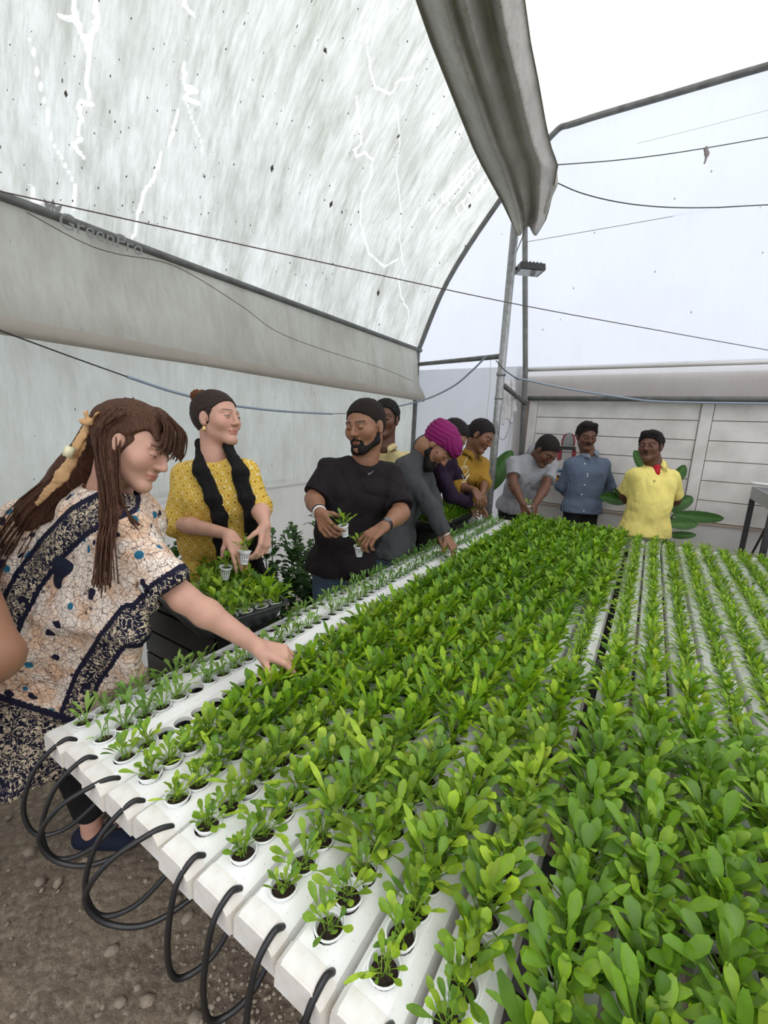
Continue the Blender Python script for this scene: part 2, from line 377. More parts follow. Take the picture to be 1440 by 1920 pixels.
def stone_mesh(seed):
    r = np.random.RandomState(seed); t = (1+5**.5)/2
    v = np.array([(-1, t, 0), (1, t, 0), (-1, -t, 0), (1, -t, 0), (0, -1, t), (0, 1, t), (0, -1, -t), (0, 1, -t), (t, 0, -1), (t, 0, 1), (-t, 0, -1), (-t, 0, 1)])/1.9
    f = np.array([(0, 11, 5), (0, 5, 1), (0, 1, 7), (0, 7, 10), (0, 10, 11), (1, 5, 9), (5, 11, 4), (11, 10, 2), (10, 7, 6), (7, 1, 8), (3, 9, 4), (3, 4, 2), (3, 2, 6), (3, 6, 8), (3, 8, 9), (4, 9, 5), (2, 4, 11), (6, 2, 10), (8, 6, 7), (9, 8, 1)])
    return v*(1+r.uniform(-.22, .22, (12, 1)))*np.array([1, .75, .55]), f
SM = [mesh('stone', *stone_mesh(i), M_STONE, True) for i in range(6)]
def gpos(r):
    return r.uniform(-2.4, .2), r.uniform(.05, .95)
r = np.random.RandomState(3)
for i in range(200):
    x, y = gpos(r); s = .007+.020*r.rand()**2.2; x = -1.1+(x+1.1)*.9 if i % 2 else r.uniform(-1.2, .1)
    obj('stone', SM[i % 6], fl, (x, y, s*.15), (r.rand()*.6, r.rand()*.6, r.rand()*6), (s, s, s))
vv = []; ff = []; k = 0
for i in range(5200):
    v, f = stone_mesh(i % 40); a = r.rand()*6.28; s = .003+.008*r.rand()**2
    x = r.uniform(-2.6, .4) if i % 5 == 0 else r.uniform(-1.25, .3); y = r.uniform(0, 1.1) if i % 3 else r.uniform(-.2, 2.6)
    R2 = np.array([[math.cos(a), -math.sin(a), 0], [math.sin(a), math.cos(a), 0], [0, 0, 1]])
    vv.append((v*s)@R2.T+[x, y, s*.2]); ff.append(f+k); k += 12
tag(obj('gravel', mesh('gravel', np.concatenate(vv), np.concatenate(ff), M_STONE, True), fl), kind='stuff')

# ---- pipes of the frame
def pipe(name, pts, r, material, label, cat='pipe', n=12, group=None, parent=None):
    o = MB().tube(pts, r, n).obj(name, material, parent, True)
    if not parent: tag(o, label, cat, group)
    return o
pipe('wall_rail', [(XW+.05, -1.6, 2.515), (XW+.05, 1.5, 2.52), (XW+.05, YE, 2.53)], .021, M_PIPE, 'long dark grey rail pipe running along the left film wall', 'pipe')
hoop = [(XW+.03, YE-.04, 0), (XW+.03, YE-.04, 1.3)]+[(p[0]+.03, YE-.04, p[2]-.02) for p in ARCH]+[(5.57, YE-.04, 0)]
pipe('arch_hoop', hoop, .027, M_PIPE, 'dark curved hoop pipe at the end where roof meets end wall', 'pipe')
hoop2 = [(p[0], -1.6, p[1]) for p in hoop for p in [(p[0], p[2])]]
pipe('arch_hoop', hoop2, .024, M_PIPE, 'curved hoop pipe behind the camera end of the tunnel', 'pipe')
pipe('wall_rail', [PY(990, 747, YE-.06), PY(1440, 754, YE-.06)+np.array([4, 0, 0])], .024, M_PIPE, 'brown grey horizontal rail in front of the precast wall', 'pipe')
pipe('hem_rail', [PY(990, 694, YE-.05), PY(1440, 680, YE-.05)+np.array([4, 0, 0])], .016, M_PLAS, 'pale hem roll along the bottom edge of the bright film', 'hem')
pipe('corner_post', [PY(985, 900, YE-.1)*[1, 1, 0]-[0, 0, 0], PY(985, 700, YE-.1), PY(984, 340, YE-.1)], .027, M_PIPE, 'dark grey upright post at the corner behind the galvanised pole', 'post')
PB, PT = PY(914, 975, 3.74), PY(966, 420, 3.74)
pole = empty('steel_pole', (PB[0], 3.74, 0)); tag(pole, 'tall shiny galvanised steel pole leaning beside the far table corner', 'pole')
def rel(o, pts): return [np.array(p)-np.array(o.location) for p in pts]
base = PB+(PB-PT)*(PB[2]/(PT[2]-PB[2]))
MB().tube(rel(pole, [base, PT]), .033, 16).obj('shaft', M_GALV, pole, True)
MB().tube(rel(pole, [PB+(PT-PB)*.52+d for d in (np.zeros(3), (PT-PB)*.012)]), .039, 16).obj('clamp', M_GALV, pole, True)
MB().tube(rel(pole, [PB+(PT-PB)*.44+d for d in (np.zeros(3), (PT-PB)*.008)]), .038, 16).obj('clamp', M_GALV, pole, True)
pipe('wall_rail', [PY(786, 683, YE-.08), PY(940, 668, 3.76)], .022, M_PIPE, 'short grey rail from the arch hoop to the galvanised pole', 'pipe')
pipe('stub_rail', [PY(946, 724, 3.78), PY(985, 756, YE-.1)], .022, M_PIPE, 'short pipe joining galvanised pole and dark corner post, cloth on it', 'pipe')

# ------------------------------------------------------------------ growing table
ORD = 'first second third fourth fifth sixth seventh eighth ninth tenth eleventh twelfth thirteenth fourteenth fifteenth sixteenth seventeenth eighteenth nineteenth twentieth'.split()
TENS = {20: 'twenty', 30: 'thirty', 40: 'forty', 50: 'fifty', 60: 'sixty', 70: 'seventy'}
def ordw(k):
    if k <= 20: return ORD[k-1]
    t, u = k//10*10, k % 10
    return TENS[t]+'-'+ORD[u-1] if u else TENS[t][:-1]+'ieth'
PITCHX, ZT, HS = .0985, .848, .0472
Y0, Y1 = .333, 3.62
CH = [(-1.145+PITCHX*i, 0) for i in range(11)]+[(-.043+.0985*i, 1) for i in range(11)]      # left edges
NH = int((Y1-Y0-.045)/HS)
def holey(k): return Y0+.068+HS*k
def chname(i): return (ordw(i+1)+' channel from the left') if i < 11 else (ordw(i-10)+' channel right of dark gap')
def channel_mesh():
    """trapezoid trough with a flat lid pierced by round holes"""
    v = []; f = []
    W_ = .0925; prof = [(W_, -.052), (.0865, -.019), (.069, 0), (.013, 0), (.003, -.012), (0, -.052)]
    for (x, z) in prof: v += [(x, .012, z), (x, Y1-Y0, z)]
    for i in range(5):
        if i == 2: continue
        f.append((2*i, 2*i+1, 2*i+3, 2*i+2))
    f.append((10, 11, 1, 0)); f.append((1, 3, 5, 7, 9, 11)); f.append((10, 8, 6, 4, 2, 0))
    xa, xb, cx, R_ = .013, .069, .041, .0222
    ys = [.012]+[holey(k)-Y0-HS/2 for k in range(NH)]; ys.append(ys[-1]+HS); end = Y1-Y0
    def quad(a, b):
        n = len(v); v.extend([(xa, a, 0), (xb, a, 0), (xb, b, 0), (xa, b, 0)]); f.append((n, n+1, n+2, n+3))
    quad(.012, ys[1]); quad(ys[-1], end)
    for k in range(NH):
        a, b = ys[k+1], ys[k+2]; cy = (a+b)/2; n = len(v); NS = 16
        for j in range(NS):
            q = 2*math.pi*j/NS; c, s = math.cos(q), math.sin(q); t = max(abs(c), abs(s))
            v.append((cx+c/t*(xb-cx), cy+s/t*(b-cy), 0)); v.append((cx+R_*c, cy+R_*s, 0)); v.append((cx+R_*c, cy+R_*s, -.012))
        for j in range(NS):
            j2 = (j+1) % NS
            f.append((n+3*j, n+3*j2, n+3*j2+1, n+3*j+1)); f.append((n+3*j+1, n+3*j2+1, n+3*j2+2, n+3*j+2))
    return mesh('trough', v, f, M_PVC, False)
CHM = channel_mesh()
capp = [(-.002, -.054), (.0015, -.011), (.0125, .0016), (.0695, .0016), (.088, -.0185), (.0945, -.054)]
CAPM = MB().prism(capp, 'y', 0, .03).prism([(x*.97+.0014, z*.96-.001) for x, z in capp], 'y', -.004, 0).mesh('end_cap', M_CAP)
HSHM = mesh('hole_shade_sheet', [(.004, .02, -.03), (.088, .02, -.03), (.088, Y1-Y0-.01, -.03), (.004, Y1-Y0-.01, -.03)], [(0, 1, 2, 3)], M_DARK, False)  # dark sheet inside the trough; its colour paints the shade seen in the holes
for i, (x, t) in enumerate(CH):
    c = empty('growing_channel', (x, Y0+(.004*math.sin(i*2.1) if i < 11 else .01*math.sin(i)), ZT))
    tag(c, 'white plastic growing channel, '+chname(i), 'channel', 'white growing channels on the table')
    obj('trough', CHM, c); obj('end_cap', CAPM, c); obj('hole_shade_sheet', HSHM, c)
    obj('end_cap', CAPM, c, (.0925, Y1-Y0, 0), (0, 0, math.pi))
# table frame
M_FR = M_noisy('frame_steel', (.05, .05, .052), (.03, .03, .03), 20, .6, .3, .05)
tf = empty('table_frame', (-.1, 2, 0)); tag(tf, 'dark steel frame carrying the white growing channels', 'frame')
tf0 = np.array([-.1, 2, 0])
for y in (.72, 1.6, 2.5, 3.4):
    MB().box(np.array([-1.13, y, ZT-.095])-tf0, np.array([1.0, y+.04, ZT-.054])-tf0).obj('cross_beam', M_FR, tf)
    for x in (-1.1, -.1, .95): MB().box(np.array([x, y, 0])-tf0, np.array([x+.04, y+.04, ZT-.095])-tf0).obj('leg', M_FR, tf)
for x in (-1.1, .95): MB().box(np.array([x, .72, .2])-tf0, np.array([x+.03, 3.44, .23])-tf0).obj('side_rail', M_FR, tf)
MB().tube([np.array([-1.12, .56, .70])-tf0, np.array([1.0, .56, .70])-tf0], .016, 12).obj('supply_pipe', M_HOSE, tf, True)
# feed hoses: pixel of hose mouth on channel shoulder, then loop shape
def hose(i, pts, lab):
    x = CH[i][0]+.076; p0 = np.array([x, Y0+.03, ZT-.012])
    path = [p0+[-.002, .006, -.012], p0+[0, 0, .004]]+[p0+np.array(q) for q in pts]
    o = MB().tube(spline(path, 8), .0052, 10).obj('feed_hose', M_HOSE, None, True)
    tag(o, 'black feed hose looping from the end of the '+lab, 'hose', 'black feed hoses at the channel ends')
L1 = [(-.004, -.022, .012), (-.02, -.07, -.03), (-.03, -.10, -.12), (-.01, -.09, -.19), (.03, -.04, -.19), (.06, .04, -.14), (.07, .14, -.135)]
L2 = [(-.01, -.03, .010), (-.045, -.09, -.02), (-.075, -.12, -.09), (-.05, -.10, -.15), (.01, -.05, -.16), (.05, .04, -.14), (.06, .16, -.13)]
L3 = [(.0, -.02, .014), (-.004, -.05, -.02), (-.004, -.07, -.12), (.0, -.06, -.20), (.03, -.01, -.19), (.045, .05, -.13), (.05, .14, -.135)]
for i in range(0, 11):
    hose(i, [L1, L1, L2, L1, L2, L3, L3, L3, L3, L3, L3][i], chname(i))

# ------------------------------------------------------------------ seedlings
def leaf_arr(L, Wd, out, droop, pet=.45, cup=.25, seed=0, stations=8):
    """spoon-shaped leaf growing from the origin towards +x"""
    r = np.random.RandomState(seed); v = []
    tw = r.uniform(-.35, .35)
    for i in range(stations):
        t = i/(stations-1); a = out*(t**1.1); x = L*(out*t*.95+.12*t*t); z = L*(t*math.sqrt(max(.05, 1-out*out*.8))-droop*t**3)
        if t <= pet: w = .0011+.0004*t
        else:
            s = (t-pet)/(1-pet); w = Wd*.5*(.12+.88*math.sin(math.pi*min(1, s**1.25*.93))**.8)
            if i == stations-1: w = Wd*.17
        b = tw*max(0, t-pet)
        v += [(x-w*b*.3, -w, z+cup*w+b*w), (x, 0, z-.0002), (x+w*b*.3, w, z+cup*w-b*w)]
    f = []
    for i in range(stations-1):
        n = 3*i; f += [(n, n+1, n+4, n+3), (n+1, n+2, n+5, n+4)]
    return np.array(v), np.array(f)
GREENS = [(.225, .44, .012), (.29, .51, .014), (.155, .335, .015), (.38, .58, .018), (.11, .255, .013), (.26, .43, .012)]
YEL = [(.45, .60, .05), (.62, .62, .10), (.36, .56, .04)]
PALE = [(.26, .46, .09), (.31, .52, .12), (.20, .38, .075)]
def lcol(kind, r):
    if kind == 'pale': c = PALE[r.randint(3)]
    else: c = YEL[r.randint(3)] if r.rand() < {'big': .03, 'green': 0}.get(kind, .015) else GREENS[r.randint(6)]
    return np.array(c)*r.uniform(.85, 1.12)
def kinds(kind, r):
    if kind == 'big': return r.uniform(.050, .105), r.uniform(.011, .023), r.uniform(.25, 1.0), r.uniform(.0, .34), r.uniform(.42, .62)
    if kind == 'fine': return r.uniform(.035, .072), r.uniform(.006, .0125), r.uniform(.3, 1.0), r.uniform(0, .38), r.uniform(.4, .55)
    return r.uniform(.036, .078), r.uniform(.006, .0125), r.uniform(.2, .95), r.uniform(0, .45), r.uniform(.35, .5)
NLEAF = {'big': (25, 33), 'fine': (25, 32), 'pale': (11, 17)}
# shared single leaves for the nearest seedlings
LEAVES = {}
for kd in ('big', 'fine', 'pale'):
    LEAVES[kd] = []
    for s in range(22):
        r = np.random.RandomState(100+s+{'big': 0, 'fine': 50, 'pale': 90}[kd]); L, Wd, out, dr, pet = kinds(kd, r)
        v, f = leaf_arr(L, Wd, out, dr, pet, r.uniform(-.1, .5), s, 9); c = lcol(kd, r)
        c = np.array(YEL[0]) if s == 0 and kd != 'pale' else lcol('green' if kd != 'pale' else kd, r)
        cc = np.tile(c, (len(v), 1)); tt = np.repeat(np.linspace(0, 1, 9), 3)[:, None]; cc = cc*(.75+.3*tt)+np.array([.10, .16, .03])*(1-tt)*.9
        cc[1::3] = cc[1::3]*.9+.05
        LEAVES[kd].append(mesh('leaf', v, f, M_LEAF, True, cc))
LEAVES['deep'] = []
for s in range(22):
    r = np.random.RandomState(100+s); L, Wd, out, dr, pet = kinds('big', r); v, f = leaf_arr(L, Wd, out, dr, pet, r.uniform(-.1, .5), s, 9)
    c = np.array([(.175, .37, .013), (.225, .45, .015), (.13, .29, .014), (.30, .52, .018)][s % 4])*r.uniform(.9, 1.1); cc = np.tile(c, (len(v), 1)); tt = np.repeat(np.linspace(0, 1, 9), 3)[:, None]; cc = cc*(.75+.3*tt)+np.array([.10, .16, .03])*(1-tt)*.9
    cc[1::3] = cc[1::3]*.9+.05; LEAVES['deep'].append(mesh('leaf', v, f, M_LEAF, True, cc))
def rotm(a, tilt=0, td=0):
    R = np.array(Euler((tilt*math.cos(td), tilt*math.sin(td), a)).to_matrix()); return R
def bunch(kind, seed, st=7):
    """arrays of one seedling"""
    r = np.random.RandomState(seed); n = r.randint(*NLEAF[kind]); V = []; F = []; C = []; k = 0
    for i in range(n):
        L, Wd, out, dr, pet = kinds(kind, r)
        if i < n*.4: out *= .55
        v, f = leaf_arr(L, Wd, out, dr, pet, r.uniform(-.1, .5), seed*31+i, st); a = i*2.4+r.uniform(-.4, .4)
        v = v@rotm(a).T+np.array([r.uniform(-.008, .008), r.uniform(-.008, .008), 0])
        tt = np.repeat(np.linspace(0, 1, st), 3)[:, None]; c = np.tile(lcol(kind, r), (len(v), 1)); c = c*(.75+.3*tt)+np.array([.10, .16, .03])*(1-tt)*.9
        V.append(v); F.append(f+k); C.append(c); k += len(v)
    return np.concatenate(V), np.concatenate(F), np.concatenate(C)
BUN = {kd: [bunch(kd, 500+s+{'big': 0, 'fine': 40, 'pale': 80}[kd]) for s in range(14)] for kd in ('big', 'fine', 'pale')}
BUNM = {kd: [mesh('foliage', v, f, M_LEAF, True, c) for v, f, c in BUN[kd]] for kd in BUN}
def cup_mesh(full):
    m = MB(); R_ = .0238
    m.lathe([(R_-.0022, -.006), (R_-.0018, .0022), (R_+.0005, .0026), (R_+.001, .0006), (R_+.0002, -.0006)], 22)
    if not full:
        m.lathe([(R_-.0022, -.006), (R_-.006, -.03)], 22); return m.mesh('net_cup', M_CUP, True)
    for k in range(14):                                            # slotted basket wall
        a = 2*math.pi*k/14; da = .115
        for z0, z1 in ((-.012, -.048),):
            def q(a, z, o=0): rr = R_-.0022-(-z)*.17+o; return (rr*math.cos(a), rr*math.sin(a), z)
            v = [q(a-da, z0), q(a+da, z0), q(a+da, z1), q(a-da, z1), q(a-da, z0, -.0012), q(a+da, z0, -.0012), q(a+da, z1, -.0012), q(a-da, z1, -.0012)]
            m.add(v, [(0, 3, 2, 1), (4, 5, 6, 7), (0, 4, 7, 3), (1, 2, 6, 5)])
    for z0, z1 in ((0, -.0125), (-.028, -.0305), (-.044, -.0495)):
        m.lathe([(R_-.0022+z0*.17, z0), (R_-.002+z1*.17, z1)], 22)
    m.lathe([(R_-.0105, -.0495), (.001, -.0495)], 22)
    return m.mesh('net_cup', M_CUP, True)
CUPM, CUPF = cup_mesh(False), cup_mesh(True)
def soil_mesh():
    m = MB(); m.lathe([(.0222, -.004), (.018, -.001), (.011, .0012), (.0001, .002)], 14)
    for k in range(10):
        v, f = stone_mesh(k); a = k*2.4; rr = .017*math.sqrt((k+.5)/10)
        m.add([tuple(np.array(p)*.0034+[rr*math.cos(a), rr*math.sin(a), .001]) for p in v], [tuple(q) for q in f])
    return m.mesh('growing_medium', M_SOIL, True)
SOILM = soil_mesh()
def inset(me, mtx): return me
def kind_at(i, y, r):
    """which seedling grows in channel i at y: (kind, size) or None when the hole is empty"""
    if i == 0 and .76 < y < 1.10: return None
    if i < 2:
        return None if r.rand() < .05 else ('pale', r.uniform(.75, 1.2)*(1.15 if y < 1 else 1))
    if i == 2:
        if y < .45: return ('big', .72)
        return None if (y > .52 or r.rand() < .8) else ('big', .7)
    if i < 11:
        if y < .42: s = .62
        elif y < .52: s = .74
        else: s = 1.06 if y < 2 else 1.16
        if i == 10 and y > 1.1: s *= .92
        if i == 10 and 1.3 < y < 1.95: return ('fine', .85)
        return None if r.rand() < .015 else ('big', s*r.uniform(.85, 1.14))
    if y < 1.15-.02*(i-11): return ('big', r.uniform(1.0, 1.3))
    if y < 1.55: return ('big' if r.rand() < .5 else 'fine', r.uniform(.85, 1.05))
    return ('fine', r.uniform(.85, 1.12))
spots = []
for i, (x, t) in enumerate(CH):
    r = np.random.RandomState(900+i); ys = [(holey(k), k) for k in range(NH)]
    if t == 1: ys = [(y, k) for y, k in ys if True]
    for y, k in ys:
        kk = kind_at(i, y, r)
        if kk is None: continue
        p = np.array([x+.041, y, ZT]); c = CM@(p+[0, 0, .04]-[0, 0, CAMZ])
        px, py = 720+FPX*c[0]/c[2], 960+FPX*c[1]/c[2]
        spots.append(dict(i=i, k=k, p=p, kind=kk[0], s=kk[1], d=c[2], vis=(c[2] > .1 and -50 < px < 1490 and py < 1975), near=(c[2] > .1 and px < 2300 and py < 2400)))
spots = [s for s in spots if s['vis'] or s['d'] < 1.2 or s['near']]
spots.sort(key=lambda s: s['d']+(0 if s['vis'] else 9))
rr = np.random.RandomState(5)
def seedling(s, detailed, name='leafy_seedling', root=None, cupm=None):
    p = s['p']+[0, 0, rr.uniform(.001, .0035)+(rr.uniform(.0, .007) if (s['i'] < 3 or s['k'] < 4) else 0)]; kd = s['kind']
    if root is None: root = empty(name, p, rr.uniform(0, 6.28)); root.rotation_euler.x = rr.uniform(-.06, .06); root.rotation_euler.y = rr.uniform(-.06, .06)
    obj('net_cup', cupm or (CUPF if s['d'] < 1.5 else CUPM), root); obj('growing_medium', SOILM, root, (0, 0, -.009))
    if detailed:
        n = rr.randint(*NLEAF[kd])
        if s['k'] < 2 and s['i'] < 11: n = int(n*.75)
        for j in range(n):
            me = LEAVES['deep' if kd == 'big' and s['i'] > 10 else kd][rr.randint(1, 22) if rr.rand() < .965 else 0]; sc = s['s']*rr.uniform(.8, 1.2)
            inner = j < n*.4
            obj('leaf', me, root, (rr.uniform(-.008, .008), rr.uniform(-.008, .008), -.006), (rr.uniform(-.1, .1), rr.uniform(-.55, -.2) if inner else rr.uniform(-.15, .15), j*2.4+rr.uniform(-.4, .4)), (sc, sc, sc))
    else:
        sc = s['s']; obj('foliage', BUNM[kd][rr.randint(14)], root, (0, 0, -.006), (0, 0, 0), (sc, sc, sc))
    return root
KW = {'big': 'broad-leaved seedling', 'fine': 'narrow-leaved seedling', 'pale': 'small seedling'}
NI = 300-6-30
for q, s in enumerate(spots[:NI]):
    o = seedling(s, q < 120)
    tag(o, KW[s['kind']]+' in '+ordw(s['k']+1)+' cup from near end, '+chname(s['i']), 'seedling', 'seedlings in the nearest cups of the channels')
# the rest of the crop: one object
def crop(rest):
    V = []; F = []; C = []; k = 0; VC = []; FC = []; kc = 0; VS = []; FS = []; ks = 0
    ring = np.array([(R_*math.cos(2*math.pi*j/12), R_*math.sin(2*math.pi*j/12), z) for R_, z in ((.0205, -.006), (.022, .003), (.0248, .003), (.0248, -.001)) for j in range(12)])
    rf = np.array([(a*12+j, a*12+(j+1) % 12, (a+1)*12+(j+1) % 12, (a+1)*12+j) for a in range(3) for j in range(12)])
    for s in rest:
        v, f, c = BUN[s['kind']][rr.randint(14)]; R_ = rotm(rr.uniform(0, 6.28), rr.uniform(0, .12), rr.uniform(0, 6.28)); zc = rr.uniform(0, .006) if s['i'] < 2 else .001
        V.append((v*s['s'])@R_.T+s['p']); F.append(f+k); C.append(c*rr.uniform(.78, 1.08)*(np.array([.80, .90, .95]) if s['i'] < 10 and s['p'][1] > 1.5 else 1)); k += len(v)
        VC.append(ring+s['p']+[0, 0, zc]); FC.append(rf+kc); kc += len(ring)
        n = 8; VS.append(np.array([(.021*math.cos(2*math.pi*j/n), .021*math.sin(2*math.pi*j/n), -.006) for j in range(n)])+s['p']); FS.append([tuple(range(ks, ks+n))]); ks += n
    o = obj('distant_seedlings', mesh('distant_seedlings', np.concatenate(V), np.concatenate(F), M_LEAF, True, np.concatenate(C)))
    tag(o, 'dense green crop of seedlings filling the farther half of all the channels', 'seedlings', None, 'stuff')
    obj('net_cups', mesh('net_cups', np.concatenate(VC), np.concatenate(FC), M_CUP, True), o)['kind'] = 'stuff'
    obj('growing_medium', mesh('growing_medium', np.concatenate(VS), [q for g in FS for q in g], M_SOIL, False), o)['kind'] = 'stuff'
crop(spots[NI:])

# ------------------------------------------------------------------ soft-solid modelling (smooth unions on a grid, then surface nets)
def V3(*a): return np.array(a, float)
def unit(v): v = np.asarray(v, float); return v/(np.linalg.norm(v)+1e-12)
def D(r, d, f): return unit(CM.T @ V3(r, d, f))          # a direction named as right / down / away
class Vol:
    def __init__(s, h): s.h = h; s.p = []
    def _a(s, fn, lo, hi, k, sub, clip): s.p.append((fn, np.array(lo), np.array(hi), k, sub, clip)); return s
    def rc(s, a, b, ra, rb=None, k=.02, sub=False, clip=None, flat=None):
        a, b = np.array(a, float), np.array(b, float); rb = ra if rb is None else rb; ab = b-a; L2 = max(1e-9, ab@ab); m_ = max(ra, rb)
        def fn(X, Y, Z):
            px, py, pz = X-a[0], Y-a[1], Z-a[2]
            t = np.clip((px*ab[0]+py*ab[1]+pz*ab[2])/L2, 0, 1)
            px, py, pz = px-t*ab[0], py-t*ab[1], pz-t*ab[2]
            if flat is not None:
                w, sc = flat; q = (px*w[0]+py*w[1]+pz*w[2])*(1/sc-1); px, py, pz = px+w[0]*q, py+w[1]*q, pz+w[2]*q
                return (np.sqrt(px*px+py*py+pz*pz)-(ra+(rb-ra)*t))*(sc*.5+.5)
            return np.sqrt(px*px+py*py+pz*pz)-(ra+(rb-ra)*t)
        return s._a(fn, np.minimum(a, b)-m_, np.maximum(a, b)+m_, k, sub, clip)
    def el(s, c, r, R=None, k=.02, sub=False, clip=None):
        c = np.array(c, float); R = np.eye(3) if R is None else R; r = np.array(r, float); m_ = r.max(); ir = 1/r
        def fn(X, Y, Z):
            px, py, pz = X-c[0], Y-c[1], Z-c[2]; q = 0; q2 = 0
            for j in range(3):
                l = (px*R[0, j]+py*R[1, j]+pz*R[2, j])*ir[j]; q = q+l*l; q2 = q2+(l*ir[j])**2
            q = np.sqrt(q); return q*(q-1)/(np.sqrt(q2)+1e-6)
        return s._a(fn, c-m_, c+m_, k, sub, clip)
    def tri(s, A, B, Cc, r, k=.02, sub=False, clip=None):
        A, B, Cc = (np.array(q, float) for q in (A, B, Cc)); n = unit(np.cross(B-A, Cc-A))
        def fn(X, Y, Z):
            d = np.full(np.broadcast(X, Y, Z).shape, 1e9, np.float32); inside = True
            dn = (X-A[0])*n[0]+(Y-A[1])*n[1]+(Z-A[2])*n[2]
            for p, q in ((A, B), (B, Cc), (Cc, A)):
                e = q-p; m_ = np.cross(n, e); px, py, pz = X-p[0], Y-p[1], Z-p[2]
                inside = inside & ((px*m_[0]+py*m_[1]+pz*m_[2]) > 0)
                t = np.clip((px*e[0]+py*e[1]+pz*e[2])/(e@e), 0, 1); d = np.minimum(d, (px-t*e[0])**2+(py-t*e[1])**2+(pz-t*e[2])**2)
            return np.where(inside, np.abs(dn), np.sqrt(d))-r
        P_ = np.array([A, B, Cc]); return s._a(fn, P_.min(0)-r, P_.max(0)+r, k, sub, clip)
    def build(s, clips=()):
        h = s.h; A = [p for p in s.p if not p[4]]
        lo = np.min([p[1] for p in A], 0)-3*h; hi = np.max([p[2] for p in A], 0)+3*h
        n = np.ceil((hi-lo)/h).astype(int)+1; G = np.full(n, .08, np.float32)
        ax = [(lo[i]+h*np.arange(n[i])).astype(np.float32) for i in range(3)]
        for fn, a, b, k, sub, clip in s.p:
            pad = k+2*h; i0 = np.clip(((a-pad-lo)/h).astype(int), 0, n); i1 = np.clip(((b+pad-lo)/h).astype(int)+2, 0, n)
            if (i1 <= i0).any(): continue
            sl = tuple(slice(u, w) for u, w in zip(i0, i1))
            X, Y, Z = ax[0][sl[0]][:, None, None], ax[1][sl[1]][None, :, None], ax[2][sl[2]][None, None, :]
            d = fn(X, Y, Z).astype(np.float32)
            for (pt, nn) in (clip or ()): d = np.maximum(d, (X-pt[0])*nn[0]+(Y-pt[1])*nn[1]+(Z-pt[2])*nn[2])
            g = G[sl]
            if sub: u = np.maximum(k-np.abs(-g-d), 0); G[sl] = -(np.minimum(-g, d)-u*u/(4*k))
            else: u = np.maximum(k-np.abs(g-d), 0); G[sl] = np.minimum(g, d)-u*u/(4*k)
        for pt, nn in clips:
            G = np.maximum(G, ((ax[0]-pt[0])*nn[0])[:, None, None]+((ax[1]-pt[1])*nn[1])[None, :, None]+((ax[2]-pt[2])*nn[2])[None, None, :])
        S = G < 0; S[0] = S[-1] = False; S[:, 0] = S[:, -1] = False; S[:, :, 0] = S[:, :, -1] = False
        c = S[:-1, :-1, :-1].astype(np.int8)
        for dx, dy, dz in ((1, 0, 0), (0, 1, 0), (0, 0, 1), (1, 1, 0), (1, 0, 1), (0, 1, 1), (1, 1, 1)):
            c = c+S[dx:n[0]-1+dx, dy:n[1]-1+dy, dz:n[2]-1+dz]
        act = (c > 0) & (c < 8); I = np.argwhere(act); idx = np.full(act.shape, -1, np.int32); idx[tuple(I.T)] = np.arange(len(I))
        acc = np.zeros((len(I), 3)); cnt = np.zeros(len(I))
        cor = [(x, y, z) for x in (0, 1) for y in (0, 1) for z in (0, 1)]
        for p in cor:
            for a_ in range(3):
                if p[a_] == 0:
                    q = list(p); q[a_] = 1
                    g0 = G[I[:, 0]+p[0], I[:, 1]+p[1], I[:, 2]+p[2]]; g1 = G[I[:, 0]+q[0], I[:, 1]+q[1], I[:, 2]+q[2]]
                    m_ = (g0 < 0) != (g1 < 0); t = np.where(m_, g0/np.where(m_, g0-g1, 1), 0)
                    pos = np.array(p, float)[None]+t[:, None]*(np.array(q)-np.array(p))[None]
                    acc[m_] += pos[m_]; cnt[m_] += 1
        v = lo+(I+acc/np.maximum(cnt, 1)[:, None])*h
        F = []
        for a_ in range(3):
            b_, c_ = (a_+1) % 3, (a_+2) % 3
            s0 = [slice(None)]*3; s1 = [slice(None)]*3; s0[a_] = slice(0, -1); s1[a_] = slice(1, None)
            A0, A1 = S[tuple(s0)], S[tuple(s1)]; E_ = np.argwhere(A0 != A1); fl_ = A0[tuple(E_.T)]
            ok = (E_[:, b_] > 0) & (E_[:, c_] > 0) & (E_[:, b_] < n[b_]-1) & (E_[:, c_] < n[c_]-1); E_, fl_ = E_[ok], fl_[ok]
            q = []
            for db, dc in ((-1, -1), (0, -1), (0, 0), (-1, 0)):
                w = E_.copy(); w[:, b_] += db; w[:, c_] += dc; q.append(idx[tuple(w.T)])
            q = np.stack(q, 1); q[~fl_] = q[~fl_][:, ::-1]; F.append(q)
        return v, np.concatenate(F)
def vnormals(v, f):
    n = np.cross(v[f[:, 2]]-v[f[:, 0]], v[f[:, 3]]-v[f[:, 1]]); o = np.zeros_like(v)
    for j in range(4): np.add.at(o, f[:, j], n)
    return o/(np.linalg.norm(o, axis=1, keepdims=True)+1e-12)
def vnoise(p, seed=0):
    r = np.random.RandomState(seed); T = r.rand(4096).astype(np.float32); i = np.floor(p).astype(np.int64); f = p-i; f = f*f*(3-2*f); o = 0
    for dx in (0, 1):
        for dy in (0, 1):
            for dz in (0, 1):
                h = ((i[:, 0]+dx)*73856093 ^ (i[:, 1]+dy)*19349663 ^ (i[:, 2]+dz)*83492791) & 4095
                o = o+T[h]*(f[:, 0] if dx else 1-f[:, 0])*(f[:, 1] if dy else 1-f[:, 1])*(f[:, 2] if dz else 1-f[:, 2])
    return o
